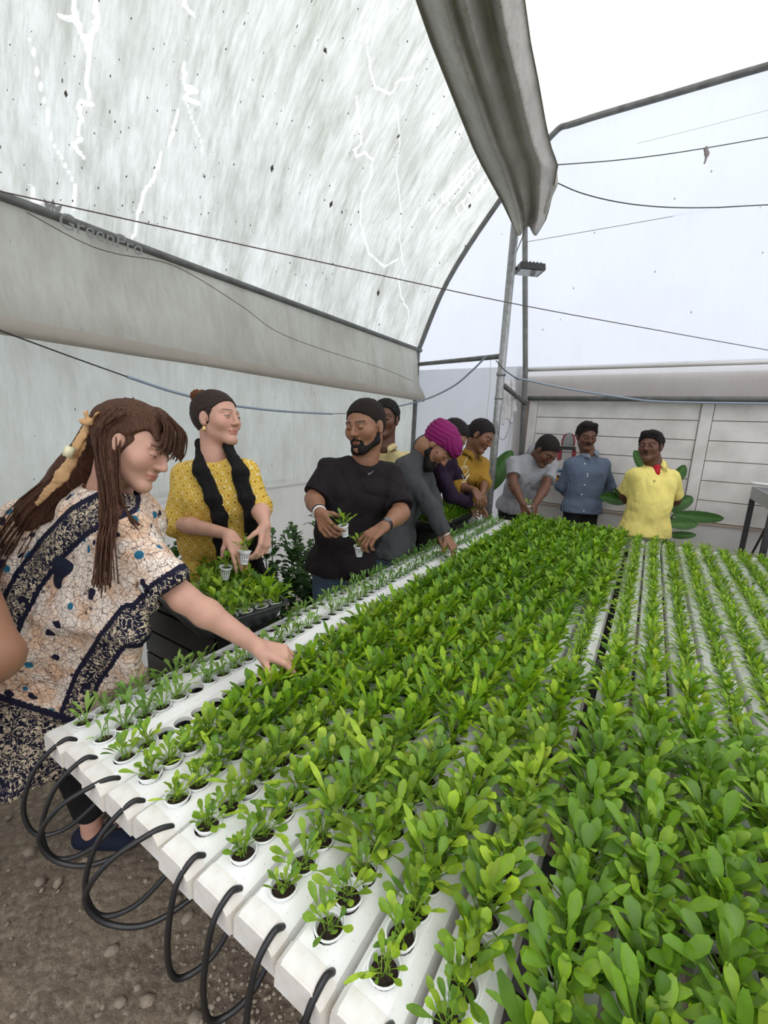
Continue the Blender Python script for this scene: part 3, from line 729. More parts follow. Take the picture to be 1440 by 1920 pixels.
def folds(v, f, amp=.006, sc=(11, 11, 4), seed=1, R=None):
    q = v if R is None else v@R; q = q*np.array(sc)
    w = np.abs(vnoise(q+vnoise(q*.6, seed+9)[:, None]*1.6, seed)-.5)*2; w2 = np.abs(vnoise(q*2.1+7, seed+3)-.5)*2
    return v+vnormals(v, f)*((w-.35)*amp+(w2-.35)*amp*.45)[:, None]

# ------------------------------------------------------------------ materials for people
def skinmat():
    m = mat('skin', (.5, .3, .2), .5, 0, .35); n = N(m); v = n.coord('Object'); c = n.attr('Col')
    n.base(n.mix(n.ramp(n.noise(v, 26, 4), (.35, .88), (.7, 1.)), (0, 0, 0), c)); n.bump(n.noise(v, 420, 2), .08, .001)
    n.b.inputs['Subsurface Weight'].default_value = .0; return m
M_SKIN = skinmat()
def hairmat(name, c1, c2, sc=(60, 60, 5)):
    m = mat(name, c1, .62, 0, .12); n = N(m); v = n.coord('Object', sc)
    n.base(n.mix(n.ramp(n.noise(v, 3, 4), (.35, 0.), (.7, 1.)), c1, c2)); n.bump(n.noise(v, 4, 3), .5, .004); return m
M_BLACKH = hairmat('black_hair', (.008, .007, .007), (.022, .018, .016), (120, 120, 60))
M_BUZZ = hairmat('buzzed_hair', (.024, .016, .012), (.012, .009, .008), (200, 200, 200))
M_BROWNH = hairmat('brown_hair', (.105, .050, .030), (.040, .019, .013))
M_ASHH = hairmat('dark_ash_hair', (.050, .034, .028), (.020, .014, .012), (100, 100, 30))
M_COPH = hairmat('copper_bun', (.16, .062, .025), (.06, .025, .012), (90, 90, 60))
def cloth(name, col, c2=None, rough=.8, weave=900, bump=.15):
    m = mat(name, col, rough, 0, .2); n = N(m); v = n.coord('Object')
    n.base(n.mix(n.ramp(n.noise(v, 7, 4), (.3, 0.), (.7, 1.)), col, c2 or tuple(x*.82 for x in col)))
    wr = n.noise(n.coord('Object', (1, 1, .5), (0, .35, .3)), 15, 5, .55, .8); n.bump(n.math('ADD', wr, n.math('MULTIPLY', n.noise(v, 90, 4, .6), .12)), .55, .035*bump/.15); return m
def checks():
    m = mat('blue_check', (.1, .13, .2), .8, 0, .2); n = N(m); uv = n.coord('UV', (72, 72, 1)); s = n.new('SeparateXYZ'); n.lk(uv, s.inputs[0])
    a = n.math('LESS_THAN', n.math('FRACT', s.outputs[0]), .2); b = n.math('LESS_THAN', n.math('FRACT', s.outputs[1]), .2)
    n.base(n.mix(n.math('MULTIPLY', n.math('ADD', a, b), .5), (.075, .10, .155), (.22, .26, .32))); n.bump(n.noise(n.coord('Object', (1, 1, .5), (0, .35, .3)), 15, 5, .55, .8), .55, .03); return m
def kurta():
    m = mat('mustard_print', (.6, .4, .05), .75, 0, .2); n = N(m); uv = n.coord('UV', (1, 1, 1)); s = n.new('SeparateXYZ'); n.lk(uv, s.inputs[0])
    w = 2*math.pi/.046
    ca = n.math('COSINE', n.math('MULTIPLY', s.outputs[0], w)); cb = n.math('COSINE', n.math('MULTIPLY', s.outputs[1], w*.8))
    g = n.math('ADD', ca, cb); l1 = n.math('LESS_THAN', n.math('ABSOLUTE', g), .22)
    l2 = n.math('LESS_THAN', n.math('ABSOLUTE', n.math('SUBTRACT', n.math('ABSOLUTE', g), 1.35)), .16); dot = n.math('GREATER_THAN', n.math('ABSOLUTE', g), 1.94)
    lines = n.math('MAXIMUM', l1, l2); br = n.ramp(n.noise(uv, 170, 3), (.38, .15), (.6, .75))
    c = n.mix(n.math('MULTIPLY', lines, br), (.60, .37, .035), (.86, .76, .46)); c = n.mix(dot, c, (.22, .11, .03)); n.base(c)
    n.bump(n.noise(n.coord('Object', (1, 1, .5), (0, .35, .3)), 15, 5, .55, .8), .55, .03); return m
def batik():
    m = mat('batik_print', (.8, .7, .6), .75, 0, .2); n = N(m); v = n.coord('Object')
    nz = n.new('TexNoise'); nz.inputs['Scale'].default_value = 26; n.lk(v, nz.inputs['Vector'])
    wv = n.new('VectorMath'); wv.operation = 'MULTIPLY_ADD'; n.lk(nz.outputs['Color'], wv.inputs[0]); wv.inputs[1].default_value = (.035, .035, .035); n.lk(v, wv.inputs[2])
    e = n.vor(wv.outputs[0], 46, 'DISTANCE_TO_EDGE'); e2 = n.vor(wv.outputs[0], 80, 'DISTANCE_TO_EDGE')
    base = n.mix(n.ramp(n.noise(v, 14, 3), (.42, 0.), (.62, 1.)), (.86, .76, .66), (.74, .50, .34))
    c = n.mix(n.ramp(e2, (.02, .75), (.06, 0.)), base, (.30, .16, .10)); c = n.mix(n.ramp(e, (.012, .9), (.04, 0.)), c, (.05, .03, .05))
    bl = n.vor(wv.outputs[0], 17); c = n.mix(n.ramp(bl, (.19, 1.), (.22, 0.)), c, (.012, .012, .03))
    b2 = n.vor(n.coord('Object', (1, 1, 1), (1, .5, .3)), 14); c = n.mix(n.ramp(b2, (.15, 1.), (.18, 0.)), c, (.02, .13, .22))
    sc = n.noise(wv.outputs[0], 44, 3, .5, 1.6); ln = n.ramp(n.math('ABSOLUTE', n.math('SUBTRACT', sc, .5)), (.018, 1.), (.035, 0.))
    ln2 = n.ramp(n.vor(v, 42), (.13, 0.), (.17, .9), (.24, .9), (.28, 0.))
    bord = n.mix(n.math('MAXIMUM', ln, n.math('MULTIPLY', ln2, .8)), (.010, .010, .028), (.72, .60, .42))
    a = n.new('Attribute'); a.attribute_name = 'Col'; sp = n.new('SeparateColor'); n.lk(a.outputs['Color'], sp.inputs[0])
    c = n.mix(n.ramp(sp.outputs[0], (.45, 0.), (.55, 1.)), c, bord); c = n.mix(n.ramp(sp.outputs[1], (.45, 0.), (.55, 1.)), c, (.010, .010, .028)); n.base(c)
    n.bump(n.noise(n.coord('Object', (1, 1, .6), (0, .5, .3)), 12, 5, .55, .8), .6, .04); return m
def denim(name, c1, c2):
    m = mat(name, c1, .85, 0, .2); n = N(m); v = n.coord('Object')
    n.base(n.mix(n.ramp(n.noise(v, 5, 5, .6), (.38, 0.), (.62, 1.)), c1, c2)); n.bump(n.noise(v, 120, 3), .2, .003); return m
M_EYE = mat('eye_white', (.75, .72, .68), .15); M_IRIS = mat('iris', (.03, .016, .01), .1); M_IRISG = mat('grey_iris', (.10, .13, .12), .1)
M_GOLD = mat('gold_metal', (.75, .55, .22), .3, .9); M_WHITEP = mat('white_band', (.8, .8, .78), .4); M_BLK = mat('black_rubber', (.008, .008, .009), .4)
SKIN = dict(fair=((.60, .335, .245), (.50, .17, .14)), tan=((.28, .135, .078), (.22, .075, .055)), brown=((.195, .088, .050), (.15, .05, .04)), dark=((.135, .060, .037), (.085, .03, .024)))

# ------------------------------------------------------------------ people builder
def finger_frame(d, n, thumb):
    d = unit(d); n = unit(n-d*np.dot(n, d)); t = np.cross(d, n)
    if np.dot(t, thumb) < 0: t = -t
    return d, n, t
def hand(V, Wr, d, n, thumb, curl=(.5, .7, .5), s=1., spread=.10, tcurl=.5):
    """palm, four unequal fingers and a thumb, added to volume V; d fingers, n out of the palm, thumb towards the thumb side"""
    d, n, t = finger_frame(np.array(d, float), np.array(n, float), thumb)
    ln = [.94, 1.0, .95, .80]; L = [.043, .026, .021]
    tips = []
    for i in range(4):
        off = (.0295-.0195*i)*s; kb = Wr+d*(.088 if i < 3 else .080)*s+t*off-n*(.004*abs(i-1.3))*s
        V.rc(Wr+t*off*.55+d*.008*s, kb, .0135*s, .0105*s, k=.012, flat=(n, .95))
        sd = (1.2-i)*spread; p = kb; a = 0
        for j in range(3):
            a += curl[j]*(1+.12*(i-1)); q = (d*math.cos(a)+n*math.sin(a)); q = unit(q+t*sd*math.cos(a)*.8)
            e = p+q*L[j]*ln[i]*s; V.rc(p, e, (.0092-.0008*j)*s, (.0086-.0010*j)*s, k=.003); p = e
        tips.append(p)
    b = Wr+d*.022*s+t*.020*s+n*.006*s; q = unit(t*.75+d*.75+n*.35); m_ = b+q*.038*s
    V.rc(Wr+t*.008*s+d*.012*s, b, .015*s, .0135*s, k=.012); V.rc(b, m_, .0135*s, .0105*s, k=.008)
    q2 = unit(q*(1-tcurl*.5)+n*tcurl*.8+d*.35); V.rc(m_, m_+q2*.032*s, .0105*s, .0082*s, k=.004); tips.append(m_+q2*.032*s)
    return tips
class Head:
    def __init__(s, c, fwd, up, sc=1.):
        s.c = np.array(c, float); y = unit(fwd); z = unit(up-y*np.dot(up, y)); x = np.cross(y, z); s.R = np.stack([x, y, z], 1); s.s = sc
    def T(s, x, y, z): return s.c+s.R@(V3(x, y, z)*s.s)
    def dv(s, x, y, z): return s.R@V3(x, y, z)
    def L(s, v): return (v-s.c)@s.R/s.s
    def skin(s, V, neck, female=False, closed=True, wide=1.):
        T, R, q = s.T, s.R, s.s; E = lambda c, r, k=.02, **kw: V.el(T(*c), V3(*r)*q, R, k*q, **kw)
        E((0, -.018, .032), (.0745*wide, .094, .082)); E((0, .022, -.022), (.060*wide, .066, .080), .03)
        jw = .014 if female else .018
        for m_ in (-1, 1):
            V.rc(T(m_*.046*wide, .0, -.052), T(m_*.012, .070, -.092), jw*q, jw*q, .025*q)
            E((m_*.040*wide, .056, -.018), (.024, .024, .026), .022)                                  # cheek
            V.rc(T(m_*.012, .082, .026), T(m_*.046, .066, .026), .0085*q, .007*q, .014*q)            # brow ridge
            V.el(T(m_*.031, .094, .006), V3(.0165, .014, .012)*q, R, .012*q, sub=True)               # socket
            E((m_*.031, .0755, .006), (.0135, .0130, .0130), .002)                                   # lidded eye
            if not closed: V.el(T(m_*.031, .094, .0045), V3(.0125, .0105, .0034)*q, R, .002*q, sub=True)
            E((m_*.0105, .093, -.024), (.0085, .0085, .0075), .006)                                  # nostril wing
            E((m_*.075*wide, -.008, -.002), (.0085, .0165, .028), .006); V.el(T(m_*.086*wide, .000, .002), V3(.006, .010, .018)*q, R, .005*q, sub=True)
            E((m_*.074*wide, -.002, -.026), (.008, .010, .010), .006)                                # lobe
        V.rc(T(0, .083, .022), T(0, .104, -.018), .0068*q, .0095*q, .010*q); E((0, .1035, -.021), (.0098, .0095, .0082), .006)
        V.rc(T(-.017, .084, -.0485), T(.017, .084, -.0485), .0058*q, .0058*q, .006*q); E((0, .0885, -.0495), (.015, .0062, .0052), .004)
        V.rc(T(-.013, .084, -.060), T(.013, .084, -.060), .0068*q, .0068*q, .006*q)
        V.rc(T(-.020, .094, -.0545), T(.020, .094, -.0545), .0016*q, .0016*q, .003*q, sub=True)
        E((0, .076, -.088), (.020, .016, .015), .018)
        nr = (.050 if female else .058)*q
        V.rc(T(0, -.030, -.045), neck, nr, nr*1.08, .03)
    def paint(s, v, skin, brow=(.02, .013, .01), female=False, closed=True, stub=0):
        c, lip = np.array(skin[0]), np.array(skin[1]); l = s.L(v); x, y, z = l[:, 0], l[:, 1], l[:, 2]; ax = np.abs(x)
        col = np.tile(c, (len(v), 1)); near = (np.abs(l) < .14).all(1)
        warm = np.exp(-((ax-.042)**2+(z+.02)**2)/.0006)*(y > .03); col *= (1+warm*.10)[:, None]*np.array([1, .93, .93])**warm[:, None]
        def put(mask, cc, a=1.): 
            mask = mask & near; col[mask] = col[mask]*(1-a)+np.array(cc)*a
        put((y > .066) & (ax < .022) & (np.abs(z+.0545) < .0105-.0075*(ax/.022)**2), lip, .85 if female else .6)
        bz = .0275-.10*np.abs(ax-.028)+.004
        put((y > .045) & (ax > .012) & (ax < .052) & (np.abs(z-bz) < (.0030 if female else .0042)), brow, .85)
        for m_ in (-1, 1):
            r_ = np.abs(x-m_*.031)
            put((y > .06) & (r_ < .0135) & (np.abs(z-((.0015+.18*r_) if closed else (.0095-.25*r_))) < .0017), (.012, .008, .006), .9)
        if stub: put((y > -.01) & (z < -.034+.35*(.07-np.maximum(y, 0))) & (z > -.13), (.02, .014, .012), stub)
        return col
    def hair(s, kind, h=.004, seed=0, line=(0, .056, .060), drop=-.055, puff=0.):
        V = Vol(h); q = s.s; T = s.T
        cl = [(T(*line), s.dv(0, .74, -.67)), (T(0, 0, drop), s.dv(0, .10, -1))]
        V.el(T(0, -.022, .036), V3(.0805+puff, .101+puff, .0865+puff)*q, s.R, .01, clip=cl)
        cl2 = [(T(0, .026, 0), s.dv(0, 1, -.42)), (T(0, 0, drop), s.dv(0, .1, -1))]
        V.el(T(0, -.024, .012), V3(.079+puff, .092+puff, .080)*q, s.R, .01, clip=cl2)
        for m_ in (-1, 1): V.el(T(m_*.082, .002, -.004), V3(.02, .0165, .029)*q, s.R, .004, sub=True)
        return V
def shell_mesh(name, V, material, root, amp=0., sc=(30, 30, 30), seed=0, colfn=None, uvax=None, clips=(), loc=None):
    v, f = V.build(clips)
    if amp: v = folds(v, f, amp, sc, seed)
    col = colfn(v) if colfn else None
    uv = None
    if uvax is not None: uv = np.stack([v@uvax[0], v@uvax[1]], 1)
    v = v-np.array(root.location)
    return obj(name, mesh(name, v, f, material, True, col, uv), root)
def merge(a, b): return np.concatenate([a[0], b[0]]), np.concatenate([a[1], b[1]+len(a[0])])
def blob(name, pts_r, material, root, h=.004, k=.01, **kw):
    V = Vol(h)
    for a, b, ra, rb in pts_r: V.rc(a, b, ra, rb, k)
    return shell_mesh(name, V, material, root, **kw)
def person(label, sp):
    S = sp; H = Head(S['head'], S['fwd'], S['up'], S.get('hs', 1.)*1.07); fem = S.get('female', False); closed = S.get('closed', True)
    SR, SL, ER, EL, WR, WL, NB, PV = (np.array(S[k], float) for k in ('SR', 'SL', 'ER', 'EL', 'WR', 'WL', 'neck', 'pelvis'))
    g = S.get('g', 1.); SR = SR+(SL-SR)*.05-V3(0, 0, .012); SL = SL+(SR-SL)*.05-V3(0, 0, .012); sd = unit(SR-SL); sd0 = unit(V3(sd[0], sd[1], 0)); SM_ = (SR+SL)/2; front = S.get('front', unit(np.cross(sd, PV-SM_)))
    AR, AL = S.get('AR'), S.get('AL')
    if AR is None: AR = V3(PV[0], PV[1], 0)+sd0*.10; AL = V3(PV[0], PV[1], 0)-sd0*.10
    AR, AL = V3(AR[0], AR[1], .075), V3(AL[0], AL[1], .075)
    root = empty('person', ((AR[0]+AL[0])/2, (AR[1]+AL[1])/2, 0)); tag(root, label, 'person', S.get('group')); sk = SKIN[S['skin']]
    # ---- body: arms, hands, shoulders, chest and (finer) head in one mesh
    V = Vol(.0042); a = S.get('arm', 1.)
    V.rc(SL, SR, .043*a, k=.03); V.rc(NB, (SM_+NB)/2, .052, .055, k=.03); ch = SM_+(PV-SM_)*.25; V.rc(ch+sd*.06, ch-sd*.06, .085*g, k=.05)
    V.rc(H.T(0, -.03, -.06), NB, (.050 if fem else .058)*H.s, (.054 if fem else .062)*H.s, .03)
    tips = {}
    for key, Sh, El_, Wr in (('R', SR, ER, WR), ('L', SL, EL, WL)):
        V.rc(Sh, El_, .045*a, .036*a, .02); m_ = El_+(Wr-El_)*.3; V.rc(El_, m_, .036*a, .0375*a, .02); V.rc(m_, Wr, .0375*a, .0235*a, .02)
        hd = S.get('hand'+key)
        if hd is None: hd = dict(d=Wr-El_, n=front, thumb=unit(np.cross(Wr-El_, front)), curl=(.3, .4, .3))
        hh = dict(hd); tips[key] = hand(V, Wr, s=S.get('hsz', 1.), **hh)
    bv, bf = V.build()
    if S.get('headless_view'): Vh = Vol(.005)
    else: Vh = Vol(.0028 if not S.get('far') else .0034)
    H.skin(Vh, H.T(0, -.03, -.06)+(NB-H.T(0, -.03, -.06))*.75, fem, closed, S.get('wide', 1.))
    hv, hf = Vh.build(); v, f = merge((bv, bf), (hv, hf))
    col = H.paint(v, sk, S.get('brow', (.015, .01, .008)), fem, closed, S.get('stub', 0))
    obj('body', mesh('body', v-np.array(root.location), f, M_SKIN, True, col), root)
    if not closed:
        for m_ in (-1, 1):
            e = MB(); e.lathe([(math.sin(t)*.0118*H.s, math.cos(t)*.0118*H.s) for t in np.linspace(0.001, math.pi, 9)], 14)
            eo = e.obj('eye', M_EYE, root, True); eo.location = H.T(m_*.031, .0755, .0055)-np.array(root.location)
            gz = unit(S.get('gaze', H.dv(0, 1, -.1))); ir = MB().lathe([(.0001, .0120*H.s), (.0035*H.s, .0116*H.s), (.0054*H.s, .0106*H.s)], 12).obj('iris', S.get('iris', M_IRIS), eo, True)
            ir.rotation_euler = Vector(gz).to_track_quat('Z', 'Y').to_euler()
    # ---- garments
    T_ = S['top']; Vt = Vol(T_.get('h', .0065)); off = T_.get('off', 0.); hw = T_.get('hw', .075 if fem else .058)
    r = lambda x: x*g+off
    c1, c2, c3 = SM_+(PV-SM_)*.22, SM_+(PV-SM_)*.62, PV
    Vt.rc(SL, SR, .047+off, k=.03); nbb = NB+(SM_-NB)*.3+(PV-SM_)*.05
    for Sh in (SR, SL): Vt.rc(nbb, Sh, .056+off*.5, .043*a+off, k=.03)
    fl_ = (front, .86)
    Vt.rc(c1-sd*.075, c1+sd*.075, r(.108), k=.06, flat=fl_); Vt.rc(c2-sd*.058, c2+sd*.058, r(.090 if fem else .099), k=.07, flat=fl_)
    end = PV+(PV-SM_)*T_.get('len', .12); Vt.rc(c3-sd0*hw, c3+sd0*hw, r(.108), k=.06, flat=fl_); Vt.rc(end-sd0*hw, end+sd0*hw, r(T_.get('hem', .118)), k=.06, flat=fl_); Vt.rc(c3+sd0*.03, end+sd0*.03, r(.115), r(T_.get('hem', .118))*1.02, k=.05, flat=fl_); Vt.rc(c3-sd0*.03, end-sd0*.03, r(.115), r(T_.get('hem', .118))*1.02, k=.05, flat=fl_)
    Vt.rc(c1-sd*.07, c2-sd*.06, r(.10), k=.04); Vt.rc(c1+sd*.07, c2+sd*.06, r(.10), k=.04)
    if S.get('belly'): Vt.el(c2+(c3-c2)*.35+front*.045, V3(.125, .125, .15)*S['belly'], None, .08)
    if fem:
        for m_ in (-1, 1): Vt.el(c1+sd*m_*.06+front*.060+(PV-SM_)*.06, V3(.062, .062, .06), None, .05)
    sleeve = T_.get('sleeve', .62)
    for Sh, El_, Wr in ((SR, ER, WR), (SL, EL, WL)):
        w = T_.get('sw', .012)
        if sleeve <= 1:
            e = Sh+(El_-Sh)*sleeve; dirn = unit(El_-Sh); Vt.rc(Sh, e+dirn*.05, .045*a+w*.5, (.043*a+w*1.1), .025, clip=[(e, dirn)])
        else:
            t = sleeve-1; e = El_+(Wr-El_)*t; dirn = unit(Wr-El_); Vt.rc(Sh, El_, .045*a+w*.6, .040*a+w, .025); Vt.rc(El_, e+dirn*.04, .041*a+w, (.036-.008*t)*a+w, .02, clip=[(e, dirn)])
    nk = T_.get('neckr', .072); Vt.rc(NB+unit(H.c-NB)*.02, H.c, nk, nk, .015, sub=True)
    if T_.get('vneck'): 
        b = NB+front*.10+(PV-SM_)*.13; Vt.rc(NB+front*.10, b, .035, .008, .01, sub=True)
    up_ = unit(SM_-PV); bot = end-up_*.02
    sh = shell_mesh(T_.get('name', 'shirt'), Vt, T_['mat'], root, T_.get('amp', .010)*1.7, T_.get('fsc', (8, 8, 6)), S.get('seed', 1), uvax=(sd0, V3(0, 0, 1)), clips=[(bot, unit(-up_+V3(0, 0, -.6)))])
    # ---- trousers
    if S.get('bottom') is not None:
        B = Vol(.0105)
        tg = S.get('tg', 1.); B.rc(PV+sd0*.07*tg, PV-sd0*.07*tg, .094*g*tg, k=.05)
        for m_, A_ in ((1, AR), (-1, AL)):
            hp = PV+sd0*.078*m_*tg-V3(0, 0, .03); kn = (hp+A_)/2+unit(V3(front[0], front[1], 0))*.03; B.rc(hp, kn, .088*g*tg, .064*tg, .05); B.rc(kn, A_+V3(0, 0, S.get('ankle', 0)), .064*tg, .055*tg, .03)
        shell_mesh('trousers', B, S['bottom'], root, .010, (8, 8, 5), 4)
        F_ = unit(V3(front[0], front[1], 0))
        for A_ in (AR, AL):
            blob('shoe', [(V3(A_[0], A_[1], .045)-F_*.03, V3(A_[0], A_[1], .035)+F_*.13, .042, .036)], S.get('shoe', M_BLK), root, .009, .01, clips=[(V3(0, 0, .002), V3(0, 0, -1))])
    root['_'] = 0; del root['_']
    return root, H, tips, dict(SM=SM_, sd=sd, front=front, NB=NB, PV=PV)
def collar(root, info, H, material, r0=.060, drop=.05, seed=0):
    NB, fr, sd = info['NB'], info['front'], info['sd']; ax = unit(H.T(0, -.03, -.06)-NB); fr = unit(fr-ax*np.dot(fr, ax)); s2 = np.cross(ax, fr)
    v = []; n = 26
    for i in range(n+1):
        t = -1+2*i/n; a = t*math.pi*.90; d = -fr*math.cos(a)+s2*math.sin(a)          # from front round the back to the front
        k = abs(t)**6; c0 = NB-ax*.01
        hi = c0+d*(r0+.004)+ax*(.040-.030*k); lo = c0+d*(r0+.026+.012*k)+ax*(.006-drop*k)+fr*.014*k
        v += [hi, lo, hi+d*.004+ax*.003, lo+d*.005]
    f = []
    for i in range(n):
        b = 4*i; f += [(b, b+4, b+5, b+1), (b+2, b+3, b+7, b+6), (b, b+2, b+6, b+4), (b+1, b+5, b+7, b+3)]
    f += [(0, 1, 3, 2), (4*n, 4*n+2, 4*n+3, 4*n+1)]
    return obj('collar', mesh('collar', np.array(v)-np.array(root.location), f, material, True), root)
def buttons(root, pts, fr, material, r=.0055):
    for p in pts:
        o = MB().lathe([(.0001, 0), (r, 0), (r, .003), (.0001, .0034)], 10).obj('button', material, root, False, loc=np.array(p)-np.array(root.location))
        o.rotation_euler = Vector(fr).to_track_quat('Z', 'Y').to_euler()
def band(name, root, c, axis, r, w, material, flat=.8, parent=None):
    q = Vector(axis).to_track_quat('Z', 'Y'); m_ = MB().lathe([(r-.003, -w), (r+.0025, -w), (r+.0035, 0), (r+.0025, w), (r-.003, w), (r-.003, -w)], 24)
    o = m_.obj(name, material, root, True, loc=np.array(c)-np.array(root.location)); o.rotation_euler = q.to_euler(); return o
def potted(p, label, kind='big', s=1., n=12, tilt=(0, 0), seed=1, group='seedlings in net cups out of the channels', name='leafy_seedling'):
    r = np.random.RandomState(seed); root = empty(name, p, r.uniform(0, 6)); root.rotation_euler.x, root.rotation_euler.y = tilt
    obj('net_cup', CUPF, root); obj('growing_medium', SOILM, root, (0, 0, -.006))
    for j in range(n):
        sc = s*r.uniform(.8, 1.2); obj('leaf', LEAVES[kind][r.randint(1, 22)], root, (r.uniform(-.007, .007), r.uniform(-.007, .007), -.004), (0, r.uniform(-.5, -.2) if j < n*.4 else r.uniform(-.15, .15), j*2.4), (sc, sc, sc))
    tag(root, label, 'seedling', group); return root
def surf(V_or_pts, px, py, dflt):
    """nearest garment vertex in front at a spot"""
    v = V_or_pts; c = (v-V3(0, 0, CAMZ)) @ CM.T; q = np.hypot(720+FPX*c[:, 0]/c[:, 2]-px, 960+FPX*c[:, 1]/c[:, 2]-py)
    m_ = q < 9
    return v[m_][np.argmin(c[m_][:, 2])] if m_.any() else P(px, py, dflt)
def wverts(o):
    me = o.data; a = np.empty(len(me.vertices)*3, np.float32); me.vertices.foreach_get('co', a); q = a.reshape(-1, 3).astype(float)
    while o is not None: q = q+np.array(o.location); o = o.parent
    return q
def part(root, name): return [c for c in root.children if c.name.split('.')[0] == name][0]

M_BLKT = cloth('black_tshirt', (.014, .010, .012)); M_JEAN = denim('blue_jeans', (.10, .15, .22), (.045, .075, .13)); M_JEAN2 = denim('light_jeans', (.20, .28, .38), (.11, .17, .26))
M_GREYS = cloth('charcoal_polo', (.060, .062, .066)); M_LGREY = cloth('light_grey_polo', (.33, .33, .35)); M_MUST = cloth('mustard_shirt', (.34, .19, .025)); M_YEL = cloth('yellow_polo', (.86, .73, .22))
M_PURP = cloth('aubergine_shirt', (.022, .010, .028)); M_BLKTR = cloth('black_trousers', (.012, .012, .014)); M_GRTR = cloth('pale_grey_trousers', (.36, .36, .36)); M_CREAM = cloth('cream_shirt', (.72, .60, .30))
M_TURB = cloth('magenta_turban', (.21, .010, .105), rough=.7); M_SCARF = cloth('black_scarf', (.010, .009, .010), bump=.5); M_CHECK = checks(); M_KURTA = kurta(); M_BATIK = batik(); M_NAVY = cloth('navy_cloth', (.012, .016, .035))
M_RED = cloth('red_undershirt', (.45, .02, .03)); M_THREAD = mat('white_thread', (.8, .75, .6), .7); M_LOGO = mat('grey_logo', (.12, .12, .13), .6); M_LOGO2 = mat('dark_logo', (.25, .2, .08), .6)

def grip(t, dz=-.004): return (t[4]*.5+(t[0]+t[1])*.25)+V3(0, 0, dz)
# --- woman in the yellow printed kurta
def yellow_woman():
    sp = dict(head=P(408, 786, 1.84), fwd=D(.90, .04, -.36), up=D(-.06, -1, -.05), hs=.97, female=True, closed=False, skin='fair', brow=(.10, .055, .035), iris=M_IRISG, gaze=D(1, .02, -.4),
        neck=P(402, 858, 1.86), SR=P(342, 884, 1.88), SL=P(465, 882, 1.84), ER=P(332, 980, 1.84), WR=P(430, 1002, 1.66), EL=P(486, 950, 1.80), WL=P(497, 985, 1.68), pelvis=P(412, 1085, 1.95), skinn=0,
        handR=dict(d=D(.55, .8, -.3), n=D(-.5, .3, .8), thumb=D(.1, .2, -1), curl=(.35, .5, .4)), handL=dict(d=D(.0, .95, -.3), n=D(-.8, .0, .3), thumb=D(-.5, .0, -1), curl=(.4, .6, .4)), hsz=.93, arm=.93,
        g=.98, front=D(.30, .05, -.95), top=dict(name='kurta', mat=M_KURTA, sleeve=1.02, len=.95, hem=.20, off=.008, sw=.018, neckr=.066, amp=.010, h=.0065), bottom=M_BLKTR, seed=3, tg=.72)
    root, H, tips, I = person('woman in mustard printed kurta and black scarf, hair bun, holding two small plants', sp)
    V = H.hair('bun', .0035, 0, (0, .060, .064), -.045, .001)
    shell_mesh('hair', V, M_ASHH, root, .003, (40, 40, 40), 2)
    b = [(H.T(.0, -.075, .085), H.T(.006, -.105, .10), .034*H.s, .027*H.s), (H.T(.02, -.08, .10), H.T(-.02, -.10, .115), .020, .016)]
    o = blob('hair_bun', b, M_COPH, root, .0035, .012, amp=.012, sc=(50, 50, 50)); o['label'] = 'copper brown loose bun on top of the hair'
    # scarf: two flat hanging lengths joined behind the neck
    F_ = I['front']; kv = wverts(part(root, 'kurta')); Vs = Vol(.006)
    def run(pts, w):
        q = [surf(kv, a, b_, 1.8) for a, b_ in pts]; q = [p+F_*.012 for p in q]; side = I['sd']
        for p0, p1 in zip(q, q[1:]):
            for k in (-1, 0, 1): Vs.rc(p0+side*w*k*.7, p1+side*w*k*.7, .013, .013, .02)
    nb = I['NB']; bk = nb-F_*.055+V3(0, 0, .02)
    left = [(372, 885), (392, 930), (408, 975), (420, 1020), (432, 1070), (440, 1095)]; right = [(440, 885), (456, 930), (470, 975), (480, 1020), (492, 1070), (500, 1100)]
    run(left, .030); run(right, .030)
    for m_, q in ((1, (372, 885)), (-1, (440, 885))):
        e = surf(kv, *q, 1.8)+F_*.012; a = nb+I['sd']*.062*m_+V3(0, 0, .060); Vs.rc(bk+I['sd']*.03*m_+V3(0, 0, .05), a, .020, .020, .02); Vs.rc(a, e, .020, .022, .02); Vs.rc(a-V3(0, 0, .02), e+I['sd']*.025*m_, .016, .02, .02)
    Vs.rc(bk+I['sd']*.03+V3(0, 0, .05), bk-I['sd']*.03+V3(0, 0, .05), .024, .024, .02)
    o = shell_mesh('scarf', Vs, M_SCARF, root, .008, (30, 30, 6), 5)
    # teardrop earring
    e = MB().lathe([(.0001, 0), (.006, -.006), (.0085, -.016), (.006, -.023), (.0001, -.026)], 14); eo = e.obj('earring', M_GOLD, root, True, loc=H.T(.077, .0, -.036)-np.array(root.location)); eo.scale = (1, .35, 1); eo.rotation_euler.z = .6; eo['label'] = 'gold teardrop earring'
    buttons(root, [surf(kv, 420+i*3, 905+22*i, 1.8)+F_*.002 for i in range(6)], F_, M_GOLD, .004)
    return tips
tips = yellow_woman()
potted(grip(tips['R'])+D(-.4, .2, -.6)*.02, 'small seedling in net cup in the kurta woman\'s right hand, over the tray', 'big', .85, 14, (.1, .1), 11)
potted(grip(tips['L'])+D(-.4, .2, -.6)*.015, 'small seedling in net cup in the kurta woman\'s left hand, beside her scarf', 'big', .85, 14, (-.15, .1), 12)

